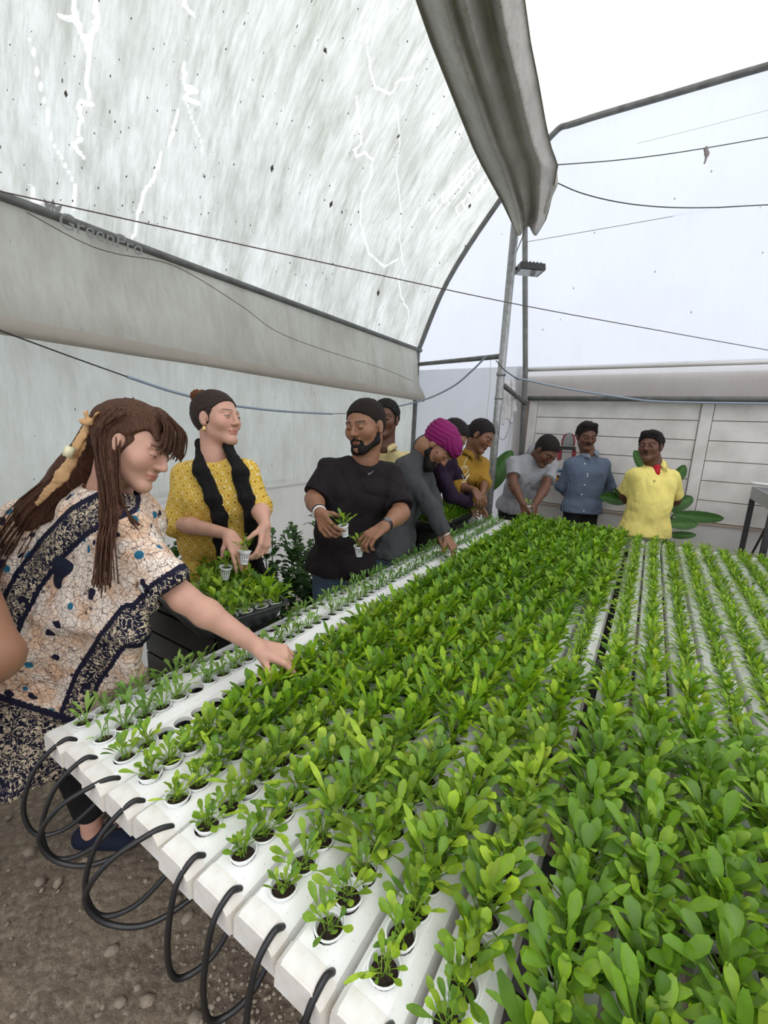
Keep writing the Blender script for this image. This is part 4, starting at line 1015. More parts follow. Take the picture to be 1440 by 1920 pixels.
# --- man in the black t-shirt
def black_man():
    sp = dict(head=P(684, 800, 2.08), fwd=D(-.50, .30, -.82), up=D(-.10, -.98, -.25), hs=1.02, closed=True, skin='tan', gaze=D(-.5, .75, -.5), stub=.0,
        neck=P(684, 862, 2.14), SR=P(612, 878, 2.12), SL=P(738, 888, 2.18), ER=P(588, 936, 2.06), WR=P(600, 962, 1.86), EL=P(752, 962, 2.06), WL=P(722, 986, 1.90), pelvis=P(640, 1062, 2.24),
        handR=dict(d=D(.35, .55, -.55), n=D(.5, .1, .7), thumb=D(.8, -.5, -.2), curl=(.5, .8, .5)), handL=dict(d=D(-.75, .55, -.3), n=D(.1, .7, .6), thumb=D(-.7, -.1, -.6), curl=(.45, .7, .5)), arm=1.12,
        g=1.08, belly=.6, front=D(-.25, .05, -.97), top=dict(name='tshirt', mat=M_BLKT, sleeve=.86, len=.02, hem=.112, hw=.048, off=.008, sw=.022, neckr=.070, amp=.010), bottom=M_JEAN, tg=.84, seed=8, wide=1.06)
    root, H, tips, I = person('bearded man in black t-shirt and blue jeans, holding a plant in each hand', sp)
    V = H.hair('short', .0035, 0, (0, .064, .066), -.05, .0025); shell_mesh('hair', V, M_BUZZ, root, .004, (90, 90, 90), 3)
    beard(root, H, 1.06)
    # small leaping emblem on the chest
    tv = wverts(part(root, 'tshirt')); c = surf(tv, 702, 889, 2.0)+I['front']*.004; r_ = unit(np.cross(V3(0, 0, 1), -I['front'])); u_ = np.cross(-I['front'], r_)*-1
    pts = [(-.022, .020), (-.016, .021), (-.012, .012), (.000, .006), (.008, .010), (.016, .018), (.020, .024), (.018, .014), (.010, .004), (.012, -.008), (.016, -.018), (.012, -.018), (.004, -.006), (-.006, -.002), (-.016, .008)]
    b = unit(u_) if u_[2] > 0 else -unit(u_)
    vv = [c+r_*x*.9+b*z*.9 for x, z in pts]; n = len(vv); vv += [p-I['front']*.004 for p in vv]
    me = mesh('chest_emblem', np.array(vv)-np.array(root.location), [tuple(range(n)), tuple(range(2*n-1, n-1, -1))]+[(i, n+i, n+(i+1) % n, (i+1) % n) for i in range(n)], M_LOGO, False); obj('chest_emblem', me, root)
    w = np.array(sp['WL']); ax = unit(np.array(sp['WL'])-np.array(sp['EL'])); wt = band('wristwatch', root, w-ax*.012, ax, .0275, .010, M_BLK); wt['label'] = 'black digital wristwatch'
    up = unit(D(.1, -.75, -.6)-ax*np.dot(D(.1, -.75, -.6), ax)); fc = MB().lathe([(.0001, .006), (.012, .006), (.015, .003), (.016, -.002)], 16).obj('watch_face', M_LOGO, wt, True, loc=Vector(wt.rotation_euler.to_matrix().inverted() @ Vector(up*.029)))
    fc.rotation_euler = Vector(wt.rotation_euler.to_matrix().inverted() @ Vector(up)).to_track_quat('Z', 'Y').to_euler()
    w = np.array(sp['WR']); ax = unit(np.array(sp['WR'])-np.array(sp['ER'])); o = band('bracelet', root, w-ax*.012, ax, .0285, .005, M_WHITEP); o['label'] = 'white wrist band'
    o = band('bracelet', root, w-ax*.028, ax, .0300, .003, M_BLK)
    return tips
def beard(root, H, wide=1., full=0.):
    V = Vol(.0035); q = H.s; T = H.T
    for m_ in (-1, 1):
        V.rc(T(m_*.064*wide, .006, -.034), T(m_*.056*wide, .012, -.062), .011*q, .016*q, .012); V.rc(T(m_*.054*wide, .014, -.064), T(m_*.018, .070, -.096), .018*q, .020*q, .015)
        V.rc(T(m_*.026, .080, -.060), T(m_*.022, .074, -.082), .007*q, .012*q, .008); V.rc(T(m_*.024, .083, -.052), T(0, .099, -.0415), .0045*q, .0050*q, .004)
    V.rc(T(-.016, .074, -.094), T(.016, .074, -.094), (.020+full)*q, k=.012); V.rc(T(-.008, .088, -.074), T(.008, .088, -.074), .008*q, k=.01)
    V.rc(T(0, .05, -.085), T(0, .02, -.085), .03*q, k=.01)
    if full: V.rc(T(0, .065, -.10), T(0, .06, -.14), .035*q, .022*q, .03)
    shell_mesh('beard', V, M_BLACKH, root, .003, (90, 90, 90), 4)
tips = black_man()
potted(grip(tips['R'])+D(.6, .1, -.5)*.012, 'leafy seedling in net cup in the black t-shirt man\'s right hand', 'big', .95, 20, (.1, .2), 13)
potted(grip(tips['L'])+D(-.8, .55, -.6)*.034, 'leafy seedling in net cup in the black t-shirt man\'s left hand, by his watch', 'big', .9, 15, (-.1, .0), 14)

# --- man peering from behind
def behind_man():
    sp = dict(head=P(722, 786, 2.92), fwd=D(-.22, .22, -.94), up=D(.05, -1, -.2), hs=1.04, closed=True, skin='dark', gaze=D(-.2, .5, -.8), neck=P(722, 838, 2.98), SR=P(682, 858, 3.00), SL=P(765, 860, 3.02), ER=P(676, 930, 3.05), WR=P(690, 980, 3.00), EL=P(768, 935, 3.10), WL=P(758, 985, 3.06),
        pelvis=P(722, 990, 3.10), g=.95, front=D(-.1, .05, -1), top=dict(name='shirt', mat=M_CREAM, sleeve=.7, len=.12, vneck=True, h=.008), bottom=M_BLKTR, far=True)
    root, H, t, I = person('dark haired moustached man in open cream collar, peering behind the black t-shirt man', sp)
    shell_mesh('hair', H.hair('short', .004, 0, (0, .058, .062), -.05, .005), M_BLACKH, root, .008, (60, 60, 60), 3)
    blob('moustache', [(H.T(-.022, .088, -.043), H.T(0, .101, -.038), .004, .0055), (H.T(.022, .088, -.043), H.T(0, .101, -.038), .004, .0055)], M_BLACKH, root, .003, .003); collar(root, I, H, M_CREAM)
behind_man()

# --- man in the magenta turban, bending forward
def turban_man():
    sp = dict(head=P(822, 838, 2.60), fwd=D(.42, .88, -.25), up=D(.82, -.48, -.20), hs=1.02, closed=True, skin='fair' if 0 else 'tan', neck=P(799, 838, 2.61), SR=P(758, 872, 2.56), SL=P(790, 856, 2.86), ER=P(806, 950, 2.50), WR=P(836, 1004, 2.50), EL=P(812, 935, 2.84), WL=P(822, 990, 2.80),
        pelvis=P(740, 1012, 2.62), handR=dict(d=D(.45, .85, -.1), n=D(-.6, .4, .5), thumb=D(-.5, .5, -.6), curl=(.4, .6, .4)), g=1.02, front=D(.85, .30, -.3), top=dict(name='shirt', mat=M_GREYS, sleeve=1.92, len=.20, hem=.13, off=.010, sw=.012, neckr=.050, amp=.010), bottom=M_JEAN2, seed=11, arm=1.05,
        AR=P(740, 1012, 2.62)+V3(-.05, -.1, 0), AL=P(740, 1012, 2.62)+V3(-.05, .12, 0))
    root, H, t, I = person('man in charcoal long-sleeved polo and magenta turban bending over the table edge', sp)
    T = H.T; V = Vol(.004); V.el(T(0, -.020, .062), V3(.106, .132, .080), H.R, .02, clip=[(T(0, .05, .030), H.dv(0, .30, -.95))]); V.el(T(0, -.045, .02), V3(.092, .09, .075), H.R, .04, clip=[(T(0, .0, -.03), H.dv(0, .4, -.9)), (T(0, .015, 0), H.dv(0, 1, 0))])
    v, f = V.build(); n = vnormals(v, f); l = H.L(v); w = np.sin((l[:, 2]*1.0+np.abs(l[:, 1]-.02)*.55+l[:, 0]*.25)*120)
    v = v+n*(np.abs(w)**.6*.007)[:, None]; obj('turban', mesh('turban', v-np.array(root.location), f, M_TURB, True), root)['label'] = 'magenta pleated turban'
    beard(root, H, 1., .004); collar(root, I, H, M_GREYS, .056)
    w_ = np.array(sp['WR']); ax = unit(w_-np.array(sp['ER'])); band('bracelet', root, w_-ax*.005, ax, .0285, .004, mat('steel_bangle', (.7, .7, .72), .25, .8))['label'] = 'shiny steel bangle'
    return t
tips = turban_man()
potted(grip(tips['R']), 'leafy seedling in net cup under the turbaned man\'s hand at the pale strip', 'big', .9, 15, (0, .1), 15)

# --- two women further along
def purple_woman():
    sp = dict(head=P(850, 820, 3.06), fwd=D(.55, .75, -.3), up=D(.45, -.85, -.1), hs=.97, female=True, skin='tan', neck=P(832, 850, 3.10), SR=P(818, 870, 3.0), SL=P(842, 862, 3.24), ER=P(846, 930, 3.04), WR=P(884, 944, 3.28), EL=P(868, 915, 3.34), WL=P(880, 940, 3.42),
        pelvis=V3(-1.60, 2.97, .92), handR=dict(d=D(.80, .45, .3), n=D(.2, .9, .1), thumb=D(.2, .3, -1), curl=(.3, .4, .3)), g=.9, arm=.95, front=D(.75, .25, -.5), top=dict(name='shirt', mat=M_PURP, sleeve=1.80, len=.2, off=.010, sw=.016, h=.007), bottom=M_BLKTR, far=True,
        AR=V3(-1.60, 2.97, .92)+V3(-.06, -.1, 0), AL=V3(-1.60, 2.97, .92)+V3(-.06, .1, 0), seed=5)
    root, H, t, I = person('dark haired person in aubergine long sleeves reaching from behind the magenta turban', sp)
    V = H.hair('bun', .004, 0, (0, .058, .062), -.05, .004); V.rc(H.T(0, -.10, .0), H.T(0, -.12, -.03), .035, .03); shell_mesh('hair', V, M_BLACKH, root, .003, (40, 40, 40), 2)
purple_woman()
def mustard_woman():
    sp = dict(head=P(902, 818, 3.36), fwd=D(.62, .58, -.48), up=D(.40, -.88, -.20), hs=1.0, female=True, skin='brown', neck=P(884, 850, 3.42), SR=P(858, 868, 3.36), SL=P(906, 868, 3.52), ER=P(858, 912, 3.30), WR=P(889, 918, 3.18), EL=P(908, 905, 3.44), WL=P(905, 922, 3.26),
        pelvis=P(866, 945, 3.74), handR=dict(d=D(.45, .85, -.2), n=D(-.2, .3, .8), thumb=D(.7, .1, -.5), curl=(.35, .5, .4)), handL=dict(d=D(.1, .95, -.2), n=D(-.7, .2, .5), thumb=D(-.5, .1, -.8), curl=(.3, .5, .4)), hsz=.95, g=.93, arm=.92,
        front=D(.45, .15, -.85), top=dict(name='shirt', mat=M_MUST, sleeve=1.30, len=.02, hem=.12, off=.014, sw=.022, neckr=.060, vneck=True, h=.0065, amp=.012), bottom=M_GRTR, seed=6, far=True)
    root, H, t, I = person('woman in mustard shirt with white embroidery and dark ponytail, looking down at her hands', sp)
    V = H.hair('pony', .004, 0, (0, .058, .058), -.05, .003); V.rc(H.T(0, -.10, .02), H.T(0, -.125, -.01), .022, .030, .02); V.rc(H.T(0, -.125, -.01), H.T(0, -.12, -.09), .030, .014, .02); shell_mesh('hair', V, M_BLACKH, root, .004, (40, 40, 40), 2)
    collar(root, I, H, M_MUST, .055)
    sv = wverts(part(root, 'shirt')); F_ = I['front']; m_ = MB()
    pts = [(878, 845), (879, 860), (876, 868), (884, 876), (872, 880), (878, 888), (886, 884), (880, 872), (870, 874), (874, 892), (888, 892), (872, 898), (880, 900), (884, 896)]
    q = [surf(sv, a, b, 3.3)+F_*.004-np.array(root.location) for a, b in pts]; m_.tube(spline(q, 4), .0022, 5); m_.obj('embroidery', M_THREAD, root, True)['label'] = 'white thread flower embroidery'
mustard_woman()

# --- men at the far end
def polo_man():
    sp = dict(head=P(1024, 846, 3.74), fwd=D(.22, .80, -.56), up=D(.42, -.62, -.66), hs=1.04, skin='dark', neck=P(1004, 848, 3.84), SR=P(958, 866, 3.84), SL=P(1036, 872, 3.92), ER=P(962, 908, 3.74), WR=P(980, 944, 3.62), EL=P(1022, 915, 3.76), WL=P(1004, 944, 3.62),
        pelvis=P(968, 945, 4.10), handR=dict(d=D(.3, .9, -.2), n=D(.6, .1, .6), thumb=D(.5, 0, -.8), curl=(.4, .6, .4)), handL=dict(d=D(-.2, .95, -.2), n=D(-.6, .1, .6), thumb=D(-.5, 0, -.8), curl=(.4, .6, .4)), arm=1.12,
        g=1.05, front=D(.30, .55, -.80), top=dict(name='shirt', mat=M_LGREY, sleeve=.62, len=.10, hem=.118, off=.010, sw=.020, neckr=.064, amp=.010, h=.007), bottom=M_BLKTR, seed=9, far=True)
    root, H, t, I = person('man in pale grey polo shirt bent far over the table beside the galvanised pole', sp)
    shell_mesh('hair', H.hair('short', .004, 0, (0, .062, .058), -.05, .001), M_BLACKH, root, .003, (60, 60, 60), 3); collar(root, I, H, M_LGREY, .060)
polo_man()
potted(P(991, 950, 3.60)+V3(0, 0, .01), 'leafy seedling being set by the grey polo man at the far table end', 'big', .8, 12, (0, 0), 16)
def check_man():
    sp = dict(head=P(1100, 818, 3.98), fwd=D(-.12, .42, -.88), up=D(-.02, -.90, -.42), hs=1.0, skin='dark', neck=P(1103, 851, 4.04), SR=P(1066, 868, 4.04), SL=P(1136, 870, 4.04), ER=P(1052, 912, 4.14), WR=P(1076, 938, 4.24), EL=P(1144, 912, 4.16), WL=P(1118, 940, 4.24),
        pelvis=P(1090, 950, 4.10), g=.98, front=D(-.05, .03, -1), top=dict(name='shirt', mat=M_CHECK, sleeve=1.9, len=.09, hem=.125, off=.010, sw=.012, neckr=.062, amp=.008, h=.007), bottom=M_BLKTR, seed=12, far=True)
    root, H, t, I = person('moustached man in blue checked long-sleeved shirt standing with hands behind his back', sp)
    V = H.hair('short', .004, 0, (0, .060, .058), -.045, .006); V.rc(H.T(-.04, .05, .105), H.T(.04, .04, .11), .024, k=.03); shell_mesh('hair', V, M_BLACKH, root, .006, (60, 60, 60), 3)
    blob('moustache', [(H.T(-.024, .088, -.045), H.T(0, .102, -.039), .0045, .006), (H.T(.024, .088, -.045), H.T(0, .102, -.039), .0045, .006)], M_BLACKH, root, .003, .003)
    collar(root, I, H, M_CHECK, .058); sv = wverts(part(root, 'shirt')); buttons(root, [surf(sv, 1101-3.0*i, 862+18.5*i, 4)+I['front']*.002 for i in range(6)], I['front'], M_WHITEP, .006)
check_man()
def yellow_man():
    sp = dict(head=P(1219, 837, 3.50), fwd=D(-.72, .12, -.66), up=D(.03, -1, -.12), hs=1.0, skin='dark', closed=True, neck=P(1226, 872, 3.56), SR=P(1186, 888, 3.52), SL=P(1262, 894, 3.60), ER=P(1170, 930, 3.68), WR=P(1190, 952, 3.82), EL=P(1268, 938, 3.74), WL=P(1246, 955, 3.84),
        pelvis=P(1212, 968, 3.62), g=1.04, belly=.95, front=D(-.22, .02, -.97), top=dict(name='shirt', mat=M_YEL, sleeve=.80, len=.42, hem=.145, off=.010, sw=.026, neckr=.062, vneck=True, amp=.009, h=.007), bottom=M_GRTR, seed=13, far=True)
    root, H, t, I = person('man in bright yellow polo shirt with hands behind his back before the banana leaves', sp)
    V = H.hair('short', .004, 0, (0, .062, .056), -.045, .005); V.rc(H.T(-.04, .05, .095), H.T(.04, .04, .10), .024, k=.03); shell_mesh('hair', V, M_BLACKH, root, .009, (50, 50, 50), 3)
    blob('moustache', [(H.T(-.020, .090, -.044), H.T(0, .101, -.040), .003, .004), (H.T(.020, .090, -.044), H.T(0, .101, -.040), .003, .004)], M_BLACKH, root, .003, .003)
    collar(root, I, H, M_YEL, .060); F_ = I['front']; NB = I['NB']
    blob('undershirt', [(NB+F_*.045+V3(0, 0, -.02), NB+F_*.075+V3(0, 0, -.07), .035, .030)], M_RED, root, .005)['label'] = 'red undershirt showing in the open collar'
    sv = wverts(part(root, 'shirt')); c = surf(sv, 1225, 894, 3.4)+F_*.003; m_ = MB(); rr_ = D(1, 0, .1)
    m_.tube([c-np.array(root.location)+V3(0, 0, -.011), c-np.array(root.location)+V3(0, 0, .011)], .0022, 5); m_.tube(spline([c-np.array(root.location)+V3(0, 0, .011), c-np.array(root.location)+rr_*.012+V3(0, 0, .005), c-np.array(root.location)+V3(0, 0, -.002)], 4), .0022, 5)
    m_.obj('chest_emblem', M_LOGO2, root, True)
yellow_man()

# --- young woman in the batik kaftan, leaning in from the left
def kaftan_woman():
    sp = dict(head=P(252, 838, 1.22), fwd=D(.90, .43, -.02), up=D(.42, -.90, .04), hs=.95, female=True, closed=True, skin='fair', brow=(.10, .05, .035), neck=P(206, 922, 1.27), SR=P(226, 990, 1.16), SL=P(196, 985, 1.44), ER=P(345, 1122, 1.16), WR=P(482, 1212, 1.22), EL=P(190, 1090, 1.62), WL=P(180, 1190, 1.66),
        pelvis=P(58, 1225, 1.50), handR=dict(d=D(.80, .42, .25), n=D(-.15, .8, .35), thumb=D(-.1, .75, -.6), curl=(.45, .55, .4), tcurl=.3), arm=.98, g=1.0, front=D(.85, .45, .1), AR=PZ(172, 1556, .075), AL=PZ(232, 1535, .075),
        top=dict(name='inner_top', mat=M_NAVY, sleeve=.5, len=.05), bottom=M_BLKTR, shoe=M_NAVY, ankle=.10, seed=21)
    root, H, tips, I = person('long-haired young woman in batik kaftan leaning in to reach the seedlings', sp)
    ro = np.array(root.location)
    # kaftan: a wide draped garment
    V = Vol(.0068); NB, SM_, PV = I['NB'], I['SM'], I['PV']; Q = P
    V.rc(NB+V3(0, 0, -.045), SM_+V3(0, 0, -.01), .075, .10, k=.04); SR, SL = np.array(sp['SR']), np.array(sp['SL'])
    V.rc(SR, SL, .062, k=.05); V.rc(NB+V3(0, 0, -.03), SR, .06, .058, k=.04); V.rc(NB+V3(0, 0, -.03), SL, .06, .058, k=.04)
    V.rc(SR, Q(322, 1098, 1.15), .066, .052, k=.04, clip=[(Q(312, 1110, 1.15), unit(np.array(sp['ER'])-SR))])
    mid = SM_+(PV-SM_)*.5; V.rc(SM_, mid, .15, .16, k=.06); V.rc(mid, PV, .17, .21, k=.08)
    V.rc(PV, Q(85, 1330, 1.42), .21, .19, k=.08)
    # hanging batwing panel under the arm
    V.tri(Q(225, 990, 1.13), Q(330, 1078, 1.12), Q(245, 1188, 1.14), .016, k=.035); V.tri(Q(225, 990, 1.13), Q(245, 1188, 1.14), Q(100, 1150, 1.20), .022, k=.05)
    V.tri(Q(150, 1100, 1.2), Q(250, 1180, 1.16), Q(252, 1262, 1.24), .020, k=.05); V.tri(Q(150, 1100, 1.2), Q(252, 1262, 1.24), Q(130, 1330, 1.30), .022, k=.05)
    V.tri(Q(100, 1150, 1.20), Q(150, 1330, 1.30), Q(0, 1290, 1.25), .025, k=.06)
    V.rc(Q(60, 1000, 1.35), Q(20, 1180, 1.38), .11, .13, k=.08)
    # lower skirt panel
    V.tri(Q(0, 1280, 1.30), Q(135, 1340, 1.33), Q(22, 1482, 1.26), .016, k=.03); V.tri(Q(135, 1340, 1.33), Q(22, 1482, 1.26), Q(138, 1438, 1.36), .016, k=.03)
    V.tri(Q(0, 1280, 1.30), Q(-70, 1440, 1.24), Q(22, 1482, 1.26), .016, k=.03)
    V.rc(NB+unit(H.c-NB)*.02, H.c, .070, .07, .015, sub=True)
    V.rc(Q(285, 1085, 1.155), Q(345, 1122, 1.16), .047, .055, .012, sub=True)
    v, f = V.build(); v = folds(v, f, .016, (6, 6, 9), 31); v = folds(v, f, .006, (18, 18, 12), 35)
    # printed bands of the cloth follow these lines; widths in metres on the cloth
    c = (v-V3(0, 0, CAMZ)) @ CM.T; qx, qy = 720+FPX*c[:, 0]/c[:, 2], 960+FPX*c[:, 1]/c[:, 2]; pxm = FPX/c[:, 2]
    mask = np.zeros(len(v)); edge = np.zeros(len(v))
    def dl(pts):
        d = np.full(len(v), 1e9)
        for (ax_, ay), (bx_, by) in zip(pts, pts[1:]):
            L2 = (bx_-ax_)**2+(by-ay)**2; t = np.clip(((qx-ax_)*(bx_-ax_)+(qy-ay)*(by-ay))/L2, 0, 1); d = np.minimum(d, np.hypot(qx-ax_-t*(bx_-ax_), qy-ay-t*(by-ay)))
        return d/pxm
    dd = [(dl(pts), w) for pts, w in (([(235, 935), (195, 950), (150, 975), (100, 1025), (55, 1085), (20, 1150), (-10, 1230)], .046), ([(352, 1090), (300, 1125), (252, 1182)], .050), ([(245, 1160), (205, 1210), (165, 1270), (135, 1345)], .042))]
    for a_, (d_, w) in enumerate(dd):
        oth = np.max([(d2 < w2-.010) for b_, (d2, w2) in enumerate(dd) if b_ != a_], axis=0)
        mask = np.maximum(mask, np.clip((w-d_)/.005+.5, 0, 1)); edge = np.maximum(edge, np.clip((.007-np.abs(d_-w+.007))/.003+.5, 0, 1)*(1-oth))
    lowd = (qy-(1300+qx*.32))/pxm; m2 = np.clip(lowd/.005+.5, 0, 1); mask = np.maximum(mask, m2); edge = np.where((m2 > .5), np.clip((.010-np.abs(lowd-.012))/.003+.5, 0, 1), edge)
    obj('kaftan', mesh('kaftan', v-ro, f, M_BATIK, True, np.stack([mask, edge, edge*0], 1)), root)
    # hair: cap, long back lock, fringe and loose strands
    HV = H.hair('long', .004, 0, (0, .052, .070), -.06, .004); T = H.T
    HV.rc(T(0, .02, .110), T(0, .078, .070), .022, .012, .02); HV.rc(T(.03, .03, .10), T(.045, .075, .050), .018, .008, .02); HV.rc(T(-.03, .03, .10), T(-.045, .075, .050), .018, .008, .02)
    a, b, c, d = T(0, -.085, .03), Q(148, 890, 1.30), Q(72, 965, 1.30), Q(12, 1070, 1.28); s2 = D(0, 0, 1)
    for p, q, r0, r1 in ((a, b, .066, .072), (b, c, .072, .066), (c, d, .066, .030)): HV.rc(p+s2*.02, q+s2*.02, r0, r1, .04)
    HV.rc(T(.062, -.035, -.02), Q(208, 965, 1.10), .030, .024, .02); HV.rc(Q(208, 965, 1.10), Q(198, 1070, 1.03), .024, .006, .02)
    hvv, hf = HV.build(); hvv = folds(hvv, hf, .004, (30, 30, 10), 8); obj('hair', mesh('hair', hvv-ro, hf, M_BROWNH, True), root)
    r = np.random.RandomState(4); m_ = MB()
    def strand(pts, n, sp0, sp1, rad=.0016):
        for _ in range(n):
            o0, o1 = r.normal(size=3)*sp0, r.normal(size=3)*sp1; k = len(pts)
            m_.tube(spline([np.array(p)+o0*(1-i/(k-1))+o1*(i/(k-1))-ro for i, p in enumerate(pts)], 4), rad, 4, cap=False)
    strand([T(0, -.06, .085), T(0, -.105, .03), b+s2*-.02, c-s2*.02, d-s2*.02, Q(2, 1130, 1.27)], 130, .018, .040)
    strand([T(.074, -.02, .06), T(.082, -.035, -.01), Q(205, 960, 1.08), Q(199, 1020, 1.04), Q(194, 1095, 1.01)], 46, .012, .014)
    strand([T(.07, -.01, .02), Q(225, 910, 1.12), Q(240, 960, 1.11), Q(262, 985, 1.10)], 9, .005, .006)
    for q in np.linspace(-.055, .060, 26): strand([T(q*.5, .02, .118), T(q*.9, .080, .095), T(q, .104, .050), T(q*1.02, .106, .022)], 3, .004, .006, .0018)
    m_.obj('hair_strands', M_BROWNH, root, True)['kind'] = 'stuff'
    for A_ in (sp['AR'], sp['AL']): blob('ankle', [(V3(A_[0], A_[1], .05), V3(A_[0], A_[1], .16), .034, .034)], M_SKIN, root, .006, colfn=lambda q: np.tile(np.array(SKIN['fair'][0]), (len(q), 1)))
    # printed scarf tying the hair
    rib = cloth('cream_hair_scarf', (.62, .40, .20), (.50, .27, .12)); V2 = Vol(.004)
    V2.rc(Q(168, 792, 1.17), Q(150, 835, 1.17), .011, .015, .01, flat=(D(0, 0, 1), .4)); V2.rc(Q(150, 835, 1.17), Q(118, 890, 1.19), .015, .019, .01, flat=(D(0, 0, 1), .4)); V2.rc(Q(118, 890, 1.19), Q(70, 945, 1.21), .018, .008, .01, flat=(D(0, 0, 1), .4)); V2.rc(Q(160, 815, 1.16), Q(133, 855, 1.16), .008, .012, .004, flat=(D(0, 0, 1), .4)); V2.rc(Q(168, 792, 1.15), Q(182, 777, 1.15), .009, .013, .004, flat=(D(.6, .7, .3), .4)); V2.rc(Q(168, 792, 1.15), Q(160, 774, 1.15), .008, .011, .004, flat=(D(.7, .5, .3), .4)); V2.rc(Q(168, 792, 1.15), Q(154, 790, 1.15), .008, .008, .004)
    shell_mesh('hair_scarf', V2, rib, root, .006, (30, 30, 30), 3)['label'] = 'peach scarf tied round the back hair'
    m_ = MB().tube([Q(126, 856, 1.14)-ro, Q(133, 838, 1.14)-ro], .012, 8).obj('hair_clip', mat('cream_clip', (.75, .70, .45), .4), root, True)
kaftan_woman()
# --- elbow of somebody standing at the left edge
def edge_person():
    B = P(-250, 1000, 1.00)
    sp = dict(head=P(-270, 760, 1.05), fwd=D(.7, .2, .5), up=D(0, -1, -.1), skin='tan', neck=P(-262, 845, 1.05), SR=P(-120, 920, 1.0), SL=P(-400, 915, 1.10), ER=P(-12, 1232, .80), WR=P(-150, 1330, .85), EL=P(-520, 1150, 1.15), WL=P(-420, 1330, 1.1),
        pelvis=P(-240, 1330, .98), AR=V3(-2.0, -.30, 0), AL=V3(-2.2, -.42, 0), front=D(.6, .1, .75), g=1, arm=1.25, far=True, top=dict(name='shirt', mat=M_BLKT, sleeve=.5, len=.1, h=.009), bottom=M_JEAN, h=.006)
    root, H, t, I = person('person whose bare bent elbow shows at the lower left edge', sp)
    shell_mesh('hair', H.hair('short', .006, 0, (0, .058, .062), -.05, .004), M_BLACKH, root, .003, (60, 60, 60), 3)
edge_person()

# ------------------------------------------------------------------ gathered shade curtain hanging over the table edge
def curtain():
    rows = [(-620, 560, 850, 1.12), (-420, 630, 895, 1.28), (-260, 690, 935, 1.45), (-120, 738, 962, 1.62), (0, 780, 985, 1.82), (80, 808, 996, 1.98), (150, 836, 1010, 2.15), (230, 868, 1024, 2.42), (275, 886, 1034, 2.60), (310, 903, 1047, 2.78), (345, 922, 1040, 2.95), (385, 944, 1032, 3.12), (410, 956, 1024, 3.22), (432, 966, 1010, 3.28)]
    NU = 120; V_ = []; mats = cloth('shade_curtain_cloth', (.46, .44, .41), (.38, .365, .34), .9, bump=.2)
    ys = [q[0] for q in rows]; fine = np.concatenate([np.linspace(-620, -262, 14), np.linspace(-260, 432, 64)])
    L_ = np.interp(fine, ys, [q[1] for q in rows]); R_ = np.interp(fine, ys, [q[2] for q in rows]); Dp = np.interp(fine, ys, [q[3] for q in rows])
    for y, l, r_, d in zip(fine, L_, R_, Dp):
        for i in range(NU):
            t = i/(NU-1); ph = t*.9
            a = math.sin(ph*24+.3)*.55+math.sin(ph*13+1.2+y*.0012)*.7+math.sin(ph*41+2)*.15; a = math.copysign(abs(a)**.75, a)
            env = math.sin(math.pi*min(1, max(0, t)))**.35; e = .058*a*env-.16*math.sin(math.pi*t)
            V_.append(P(l+(r_-l)*t, y+ (0 if y < 380 else (y-380)/52*10*math.sin(t*9)), d+e))
    n = len(V_); V_ = np.array(V_); nr = len(fine); F = []
    back = V_+np.array([CM[2]])*.0+ (V_-V3(0, 0, CAMZ))/np.linalg.norm(V_-V3(0, 0, CAMZ), axis=1, keepdims=True)*.012
    back = V_ + V3(-.006, .009, .004)
    for j in range(nr-1):
        for i in range(NU-1): a = j*NU+i; F += [(a, a+1, a+NU+1, a+NU), (n+a, n+a+NU, n+a+NU+1, n+a+1)]
        for i in (0, NU-1): a = j*NU+i; F.append((a, a+NU, n+a+NU, n+a))
    for i in range(NU-1): a = (nr-1)*NU+i; F.append((a, a+1, n+a+1, n+a))
    o = obj('shade_curtain', mesh('shade_curtain', np.concatenate([V_, back]), np.array(F), mats, True)); tag(o, 'long grey gathered shade curtain hanging from the roof to the pole top', 'curtain')
    # rounded bunch of folds at the lower end
    W_ = Vol(.010)
    for px, py, r0, d in ((972, 405, .050, 3.30), (990, 412, .052, 3.34), (1006, 400, .045, 3.32)): W_.rc(P(px-6, py-50, d-.12), P(px, py, d), .07, r0, .02)
    W_.rc(P(1030, 345, 3.0), P(1021, 392, 3.1), .055, .030, .02); W_.rc(P(1030, 300, 2.9), P(1030, 345, 3.0), .04, .055, .02)
    v, f = W_.build(); v = folds(v, f, .012, (16, 16, 5), 6); obj('folded_end', mesh('folded_end', v, f, mats, True), o)
curtain()

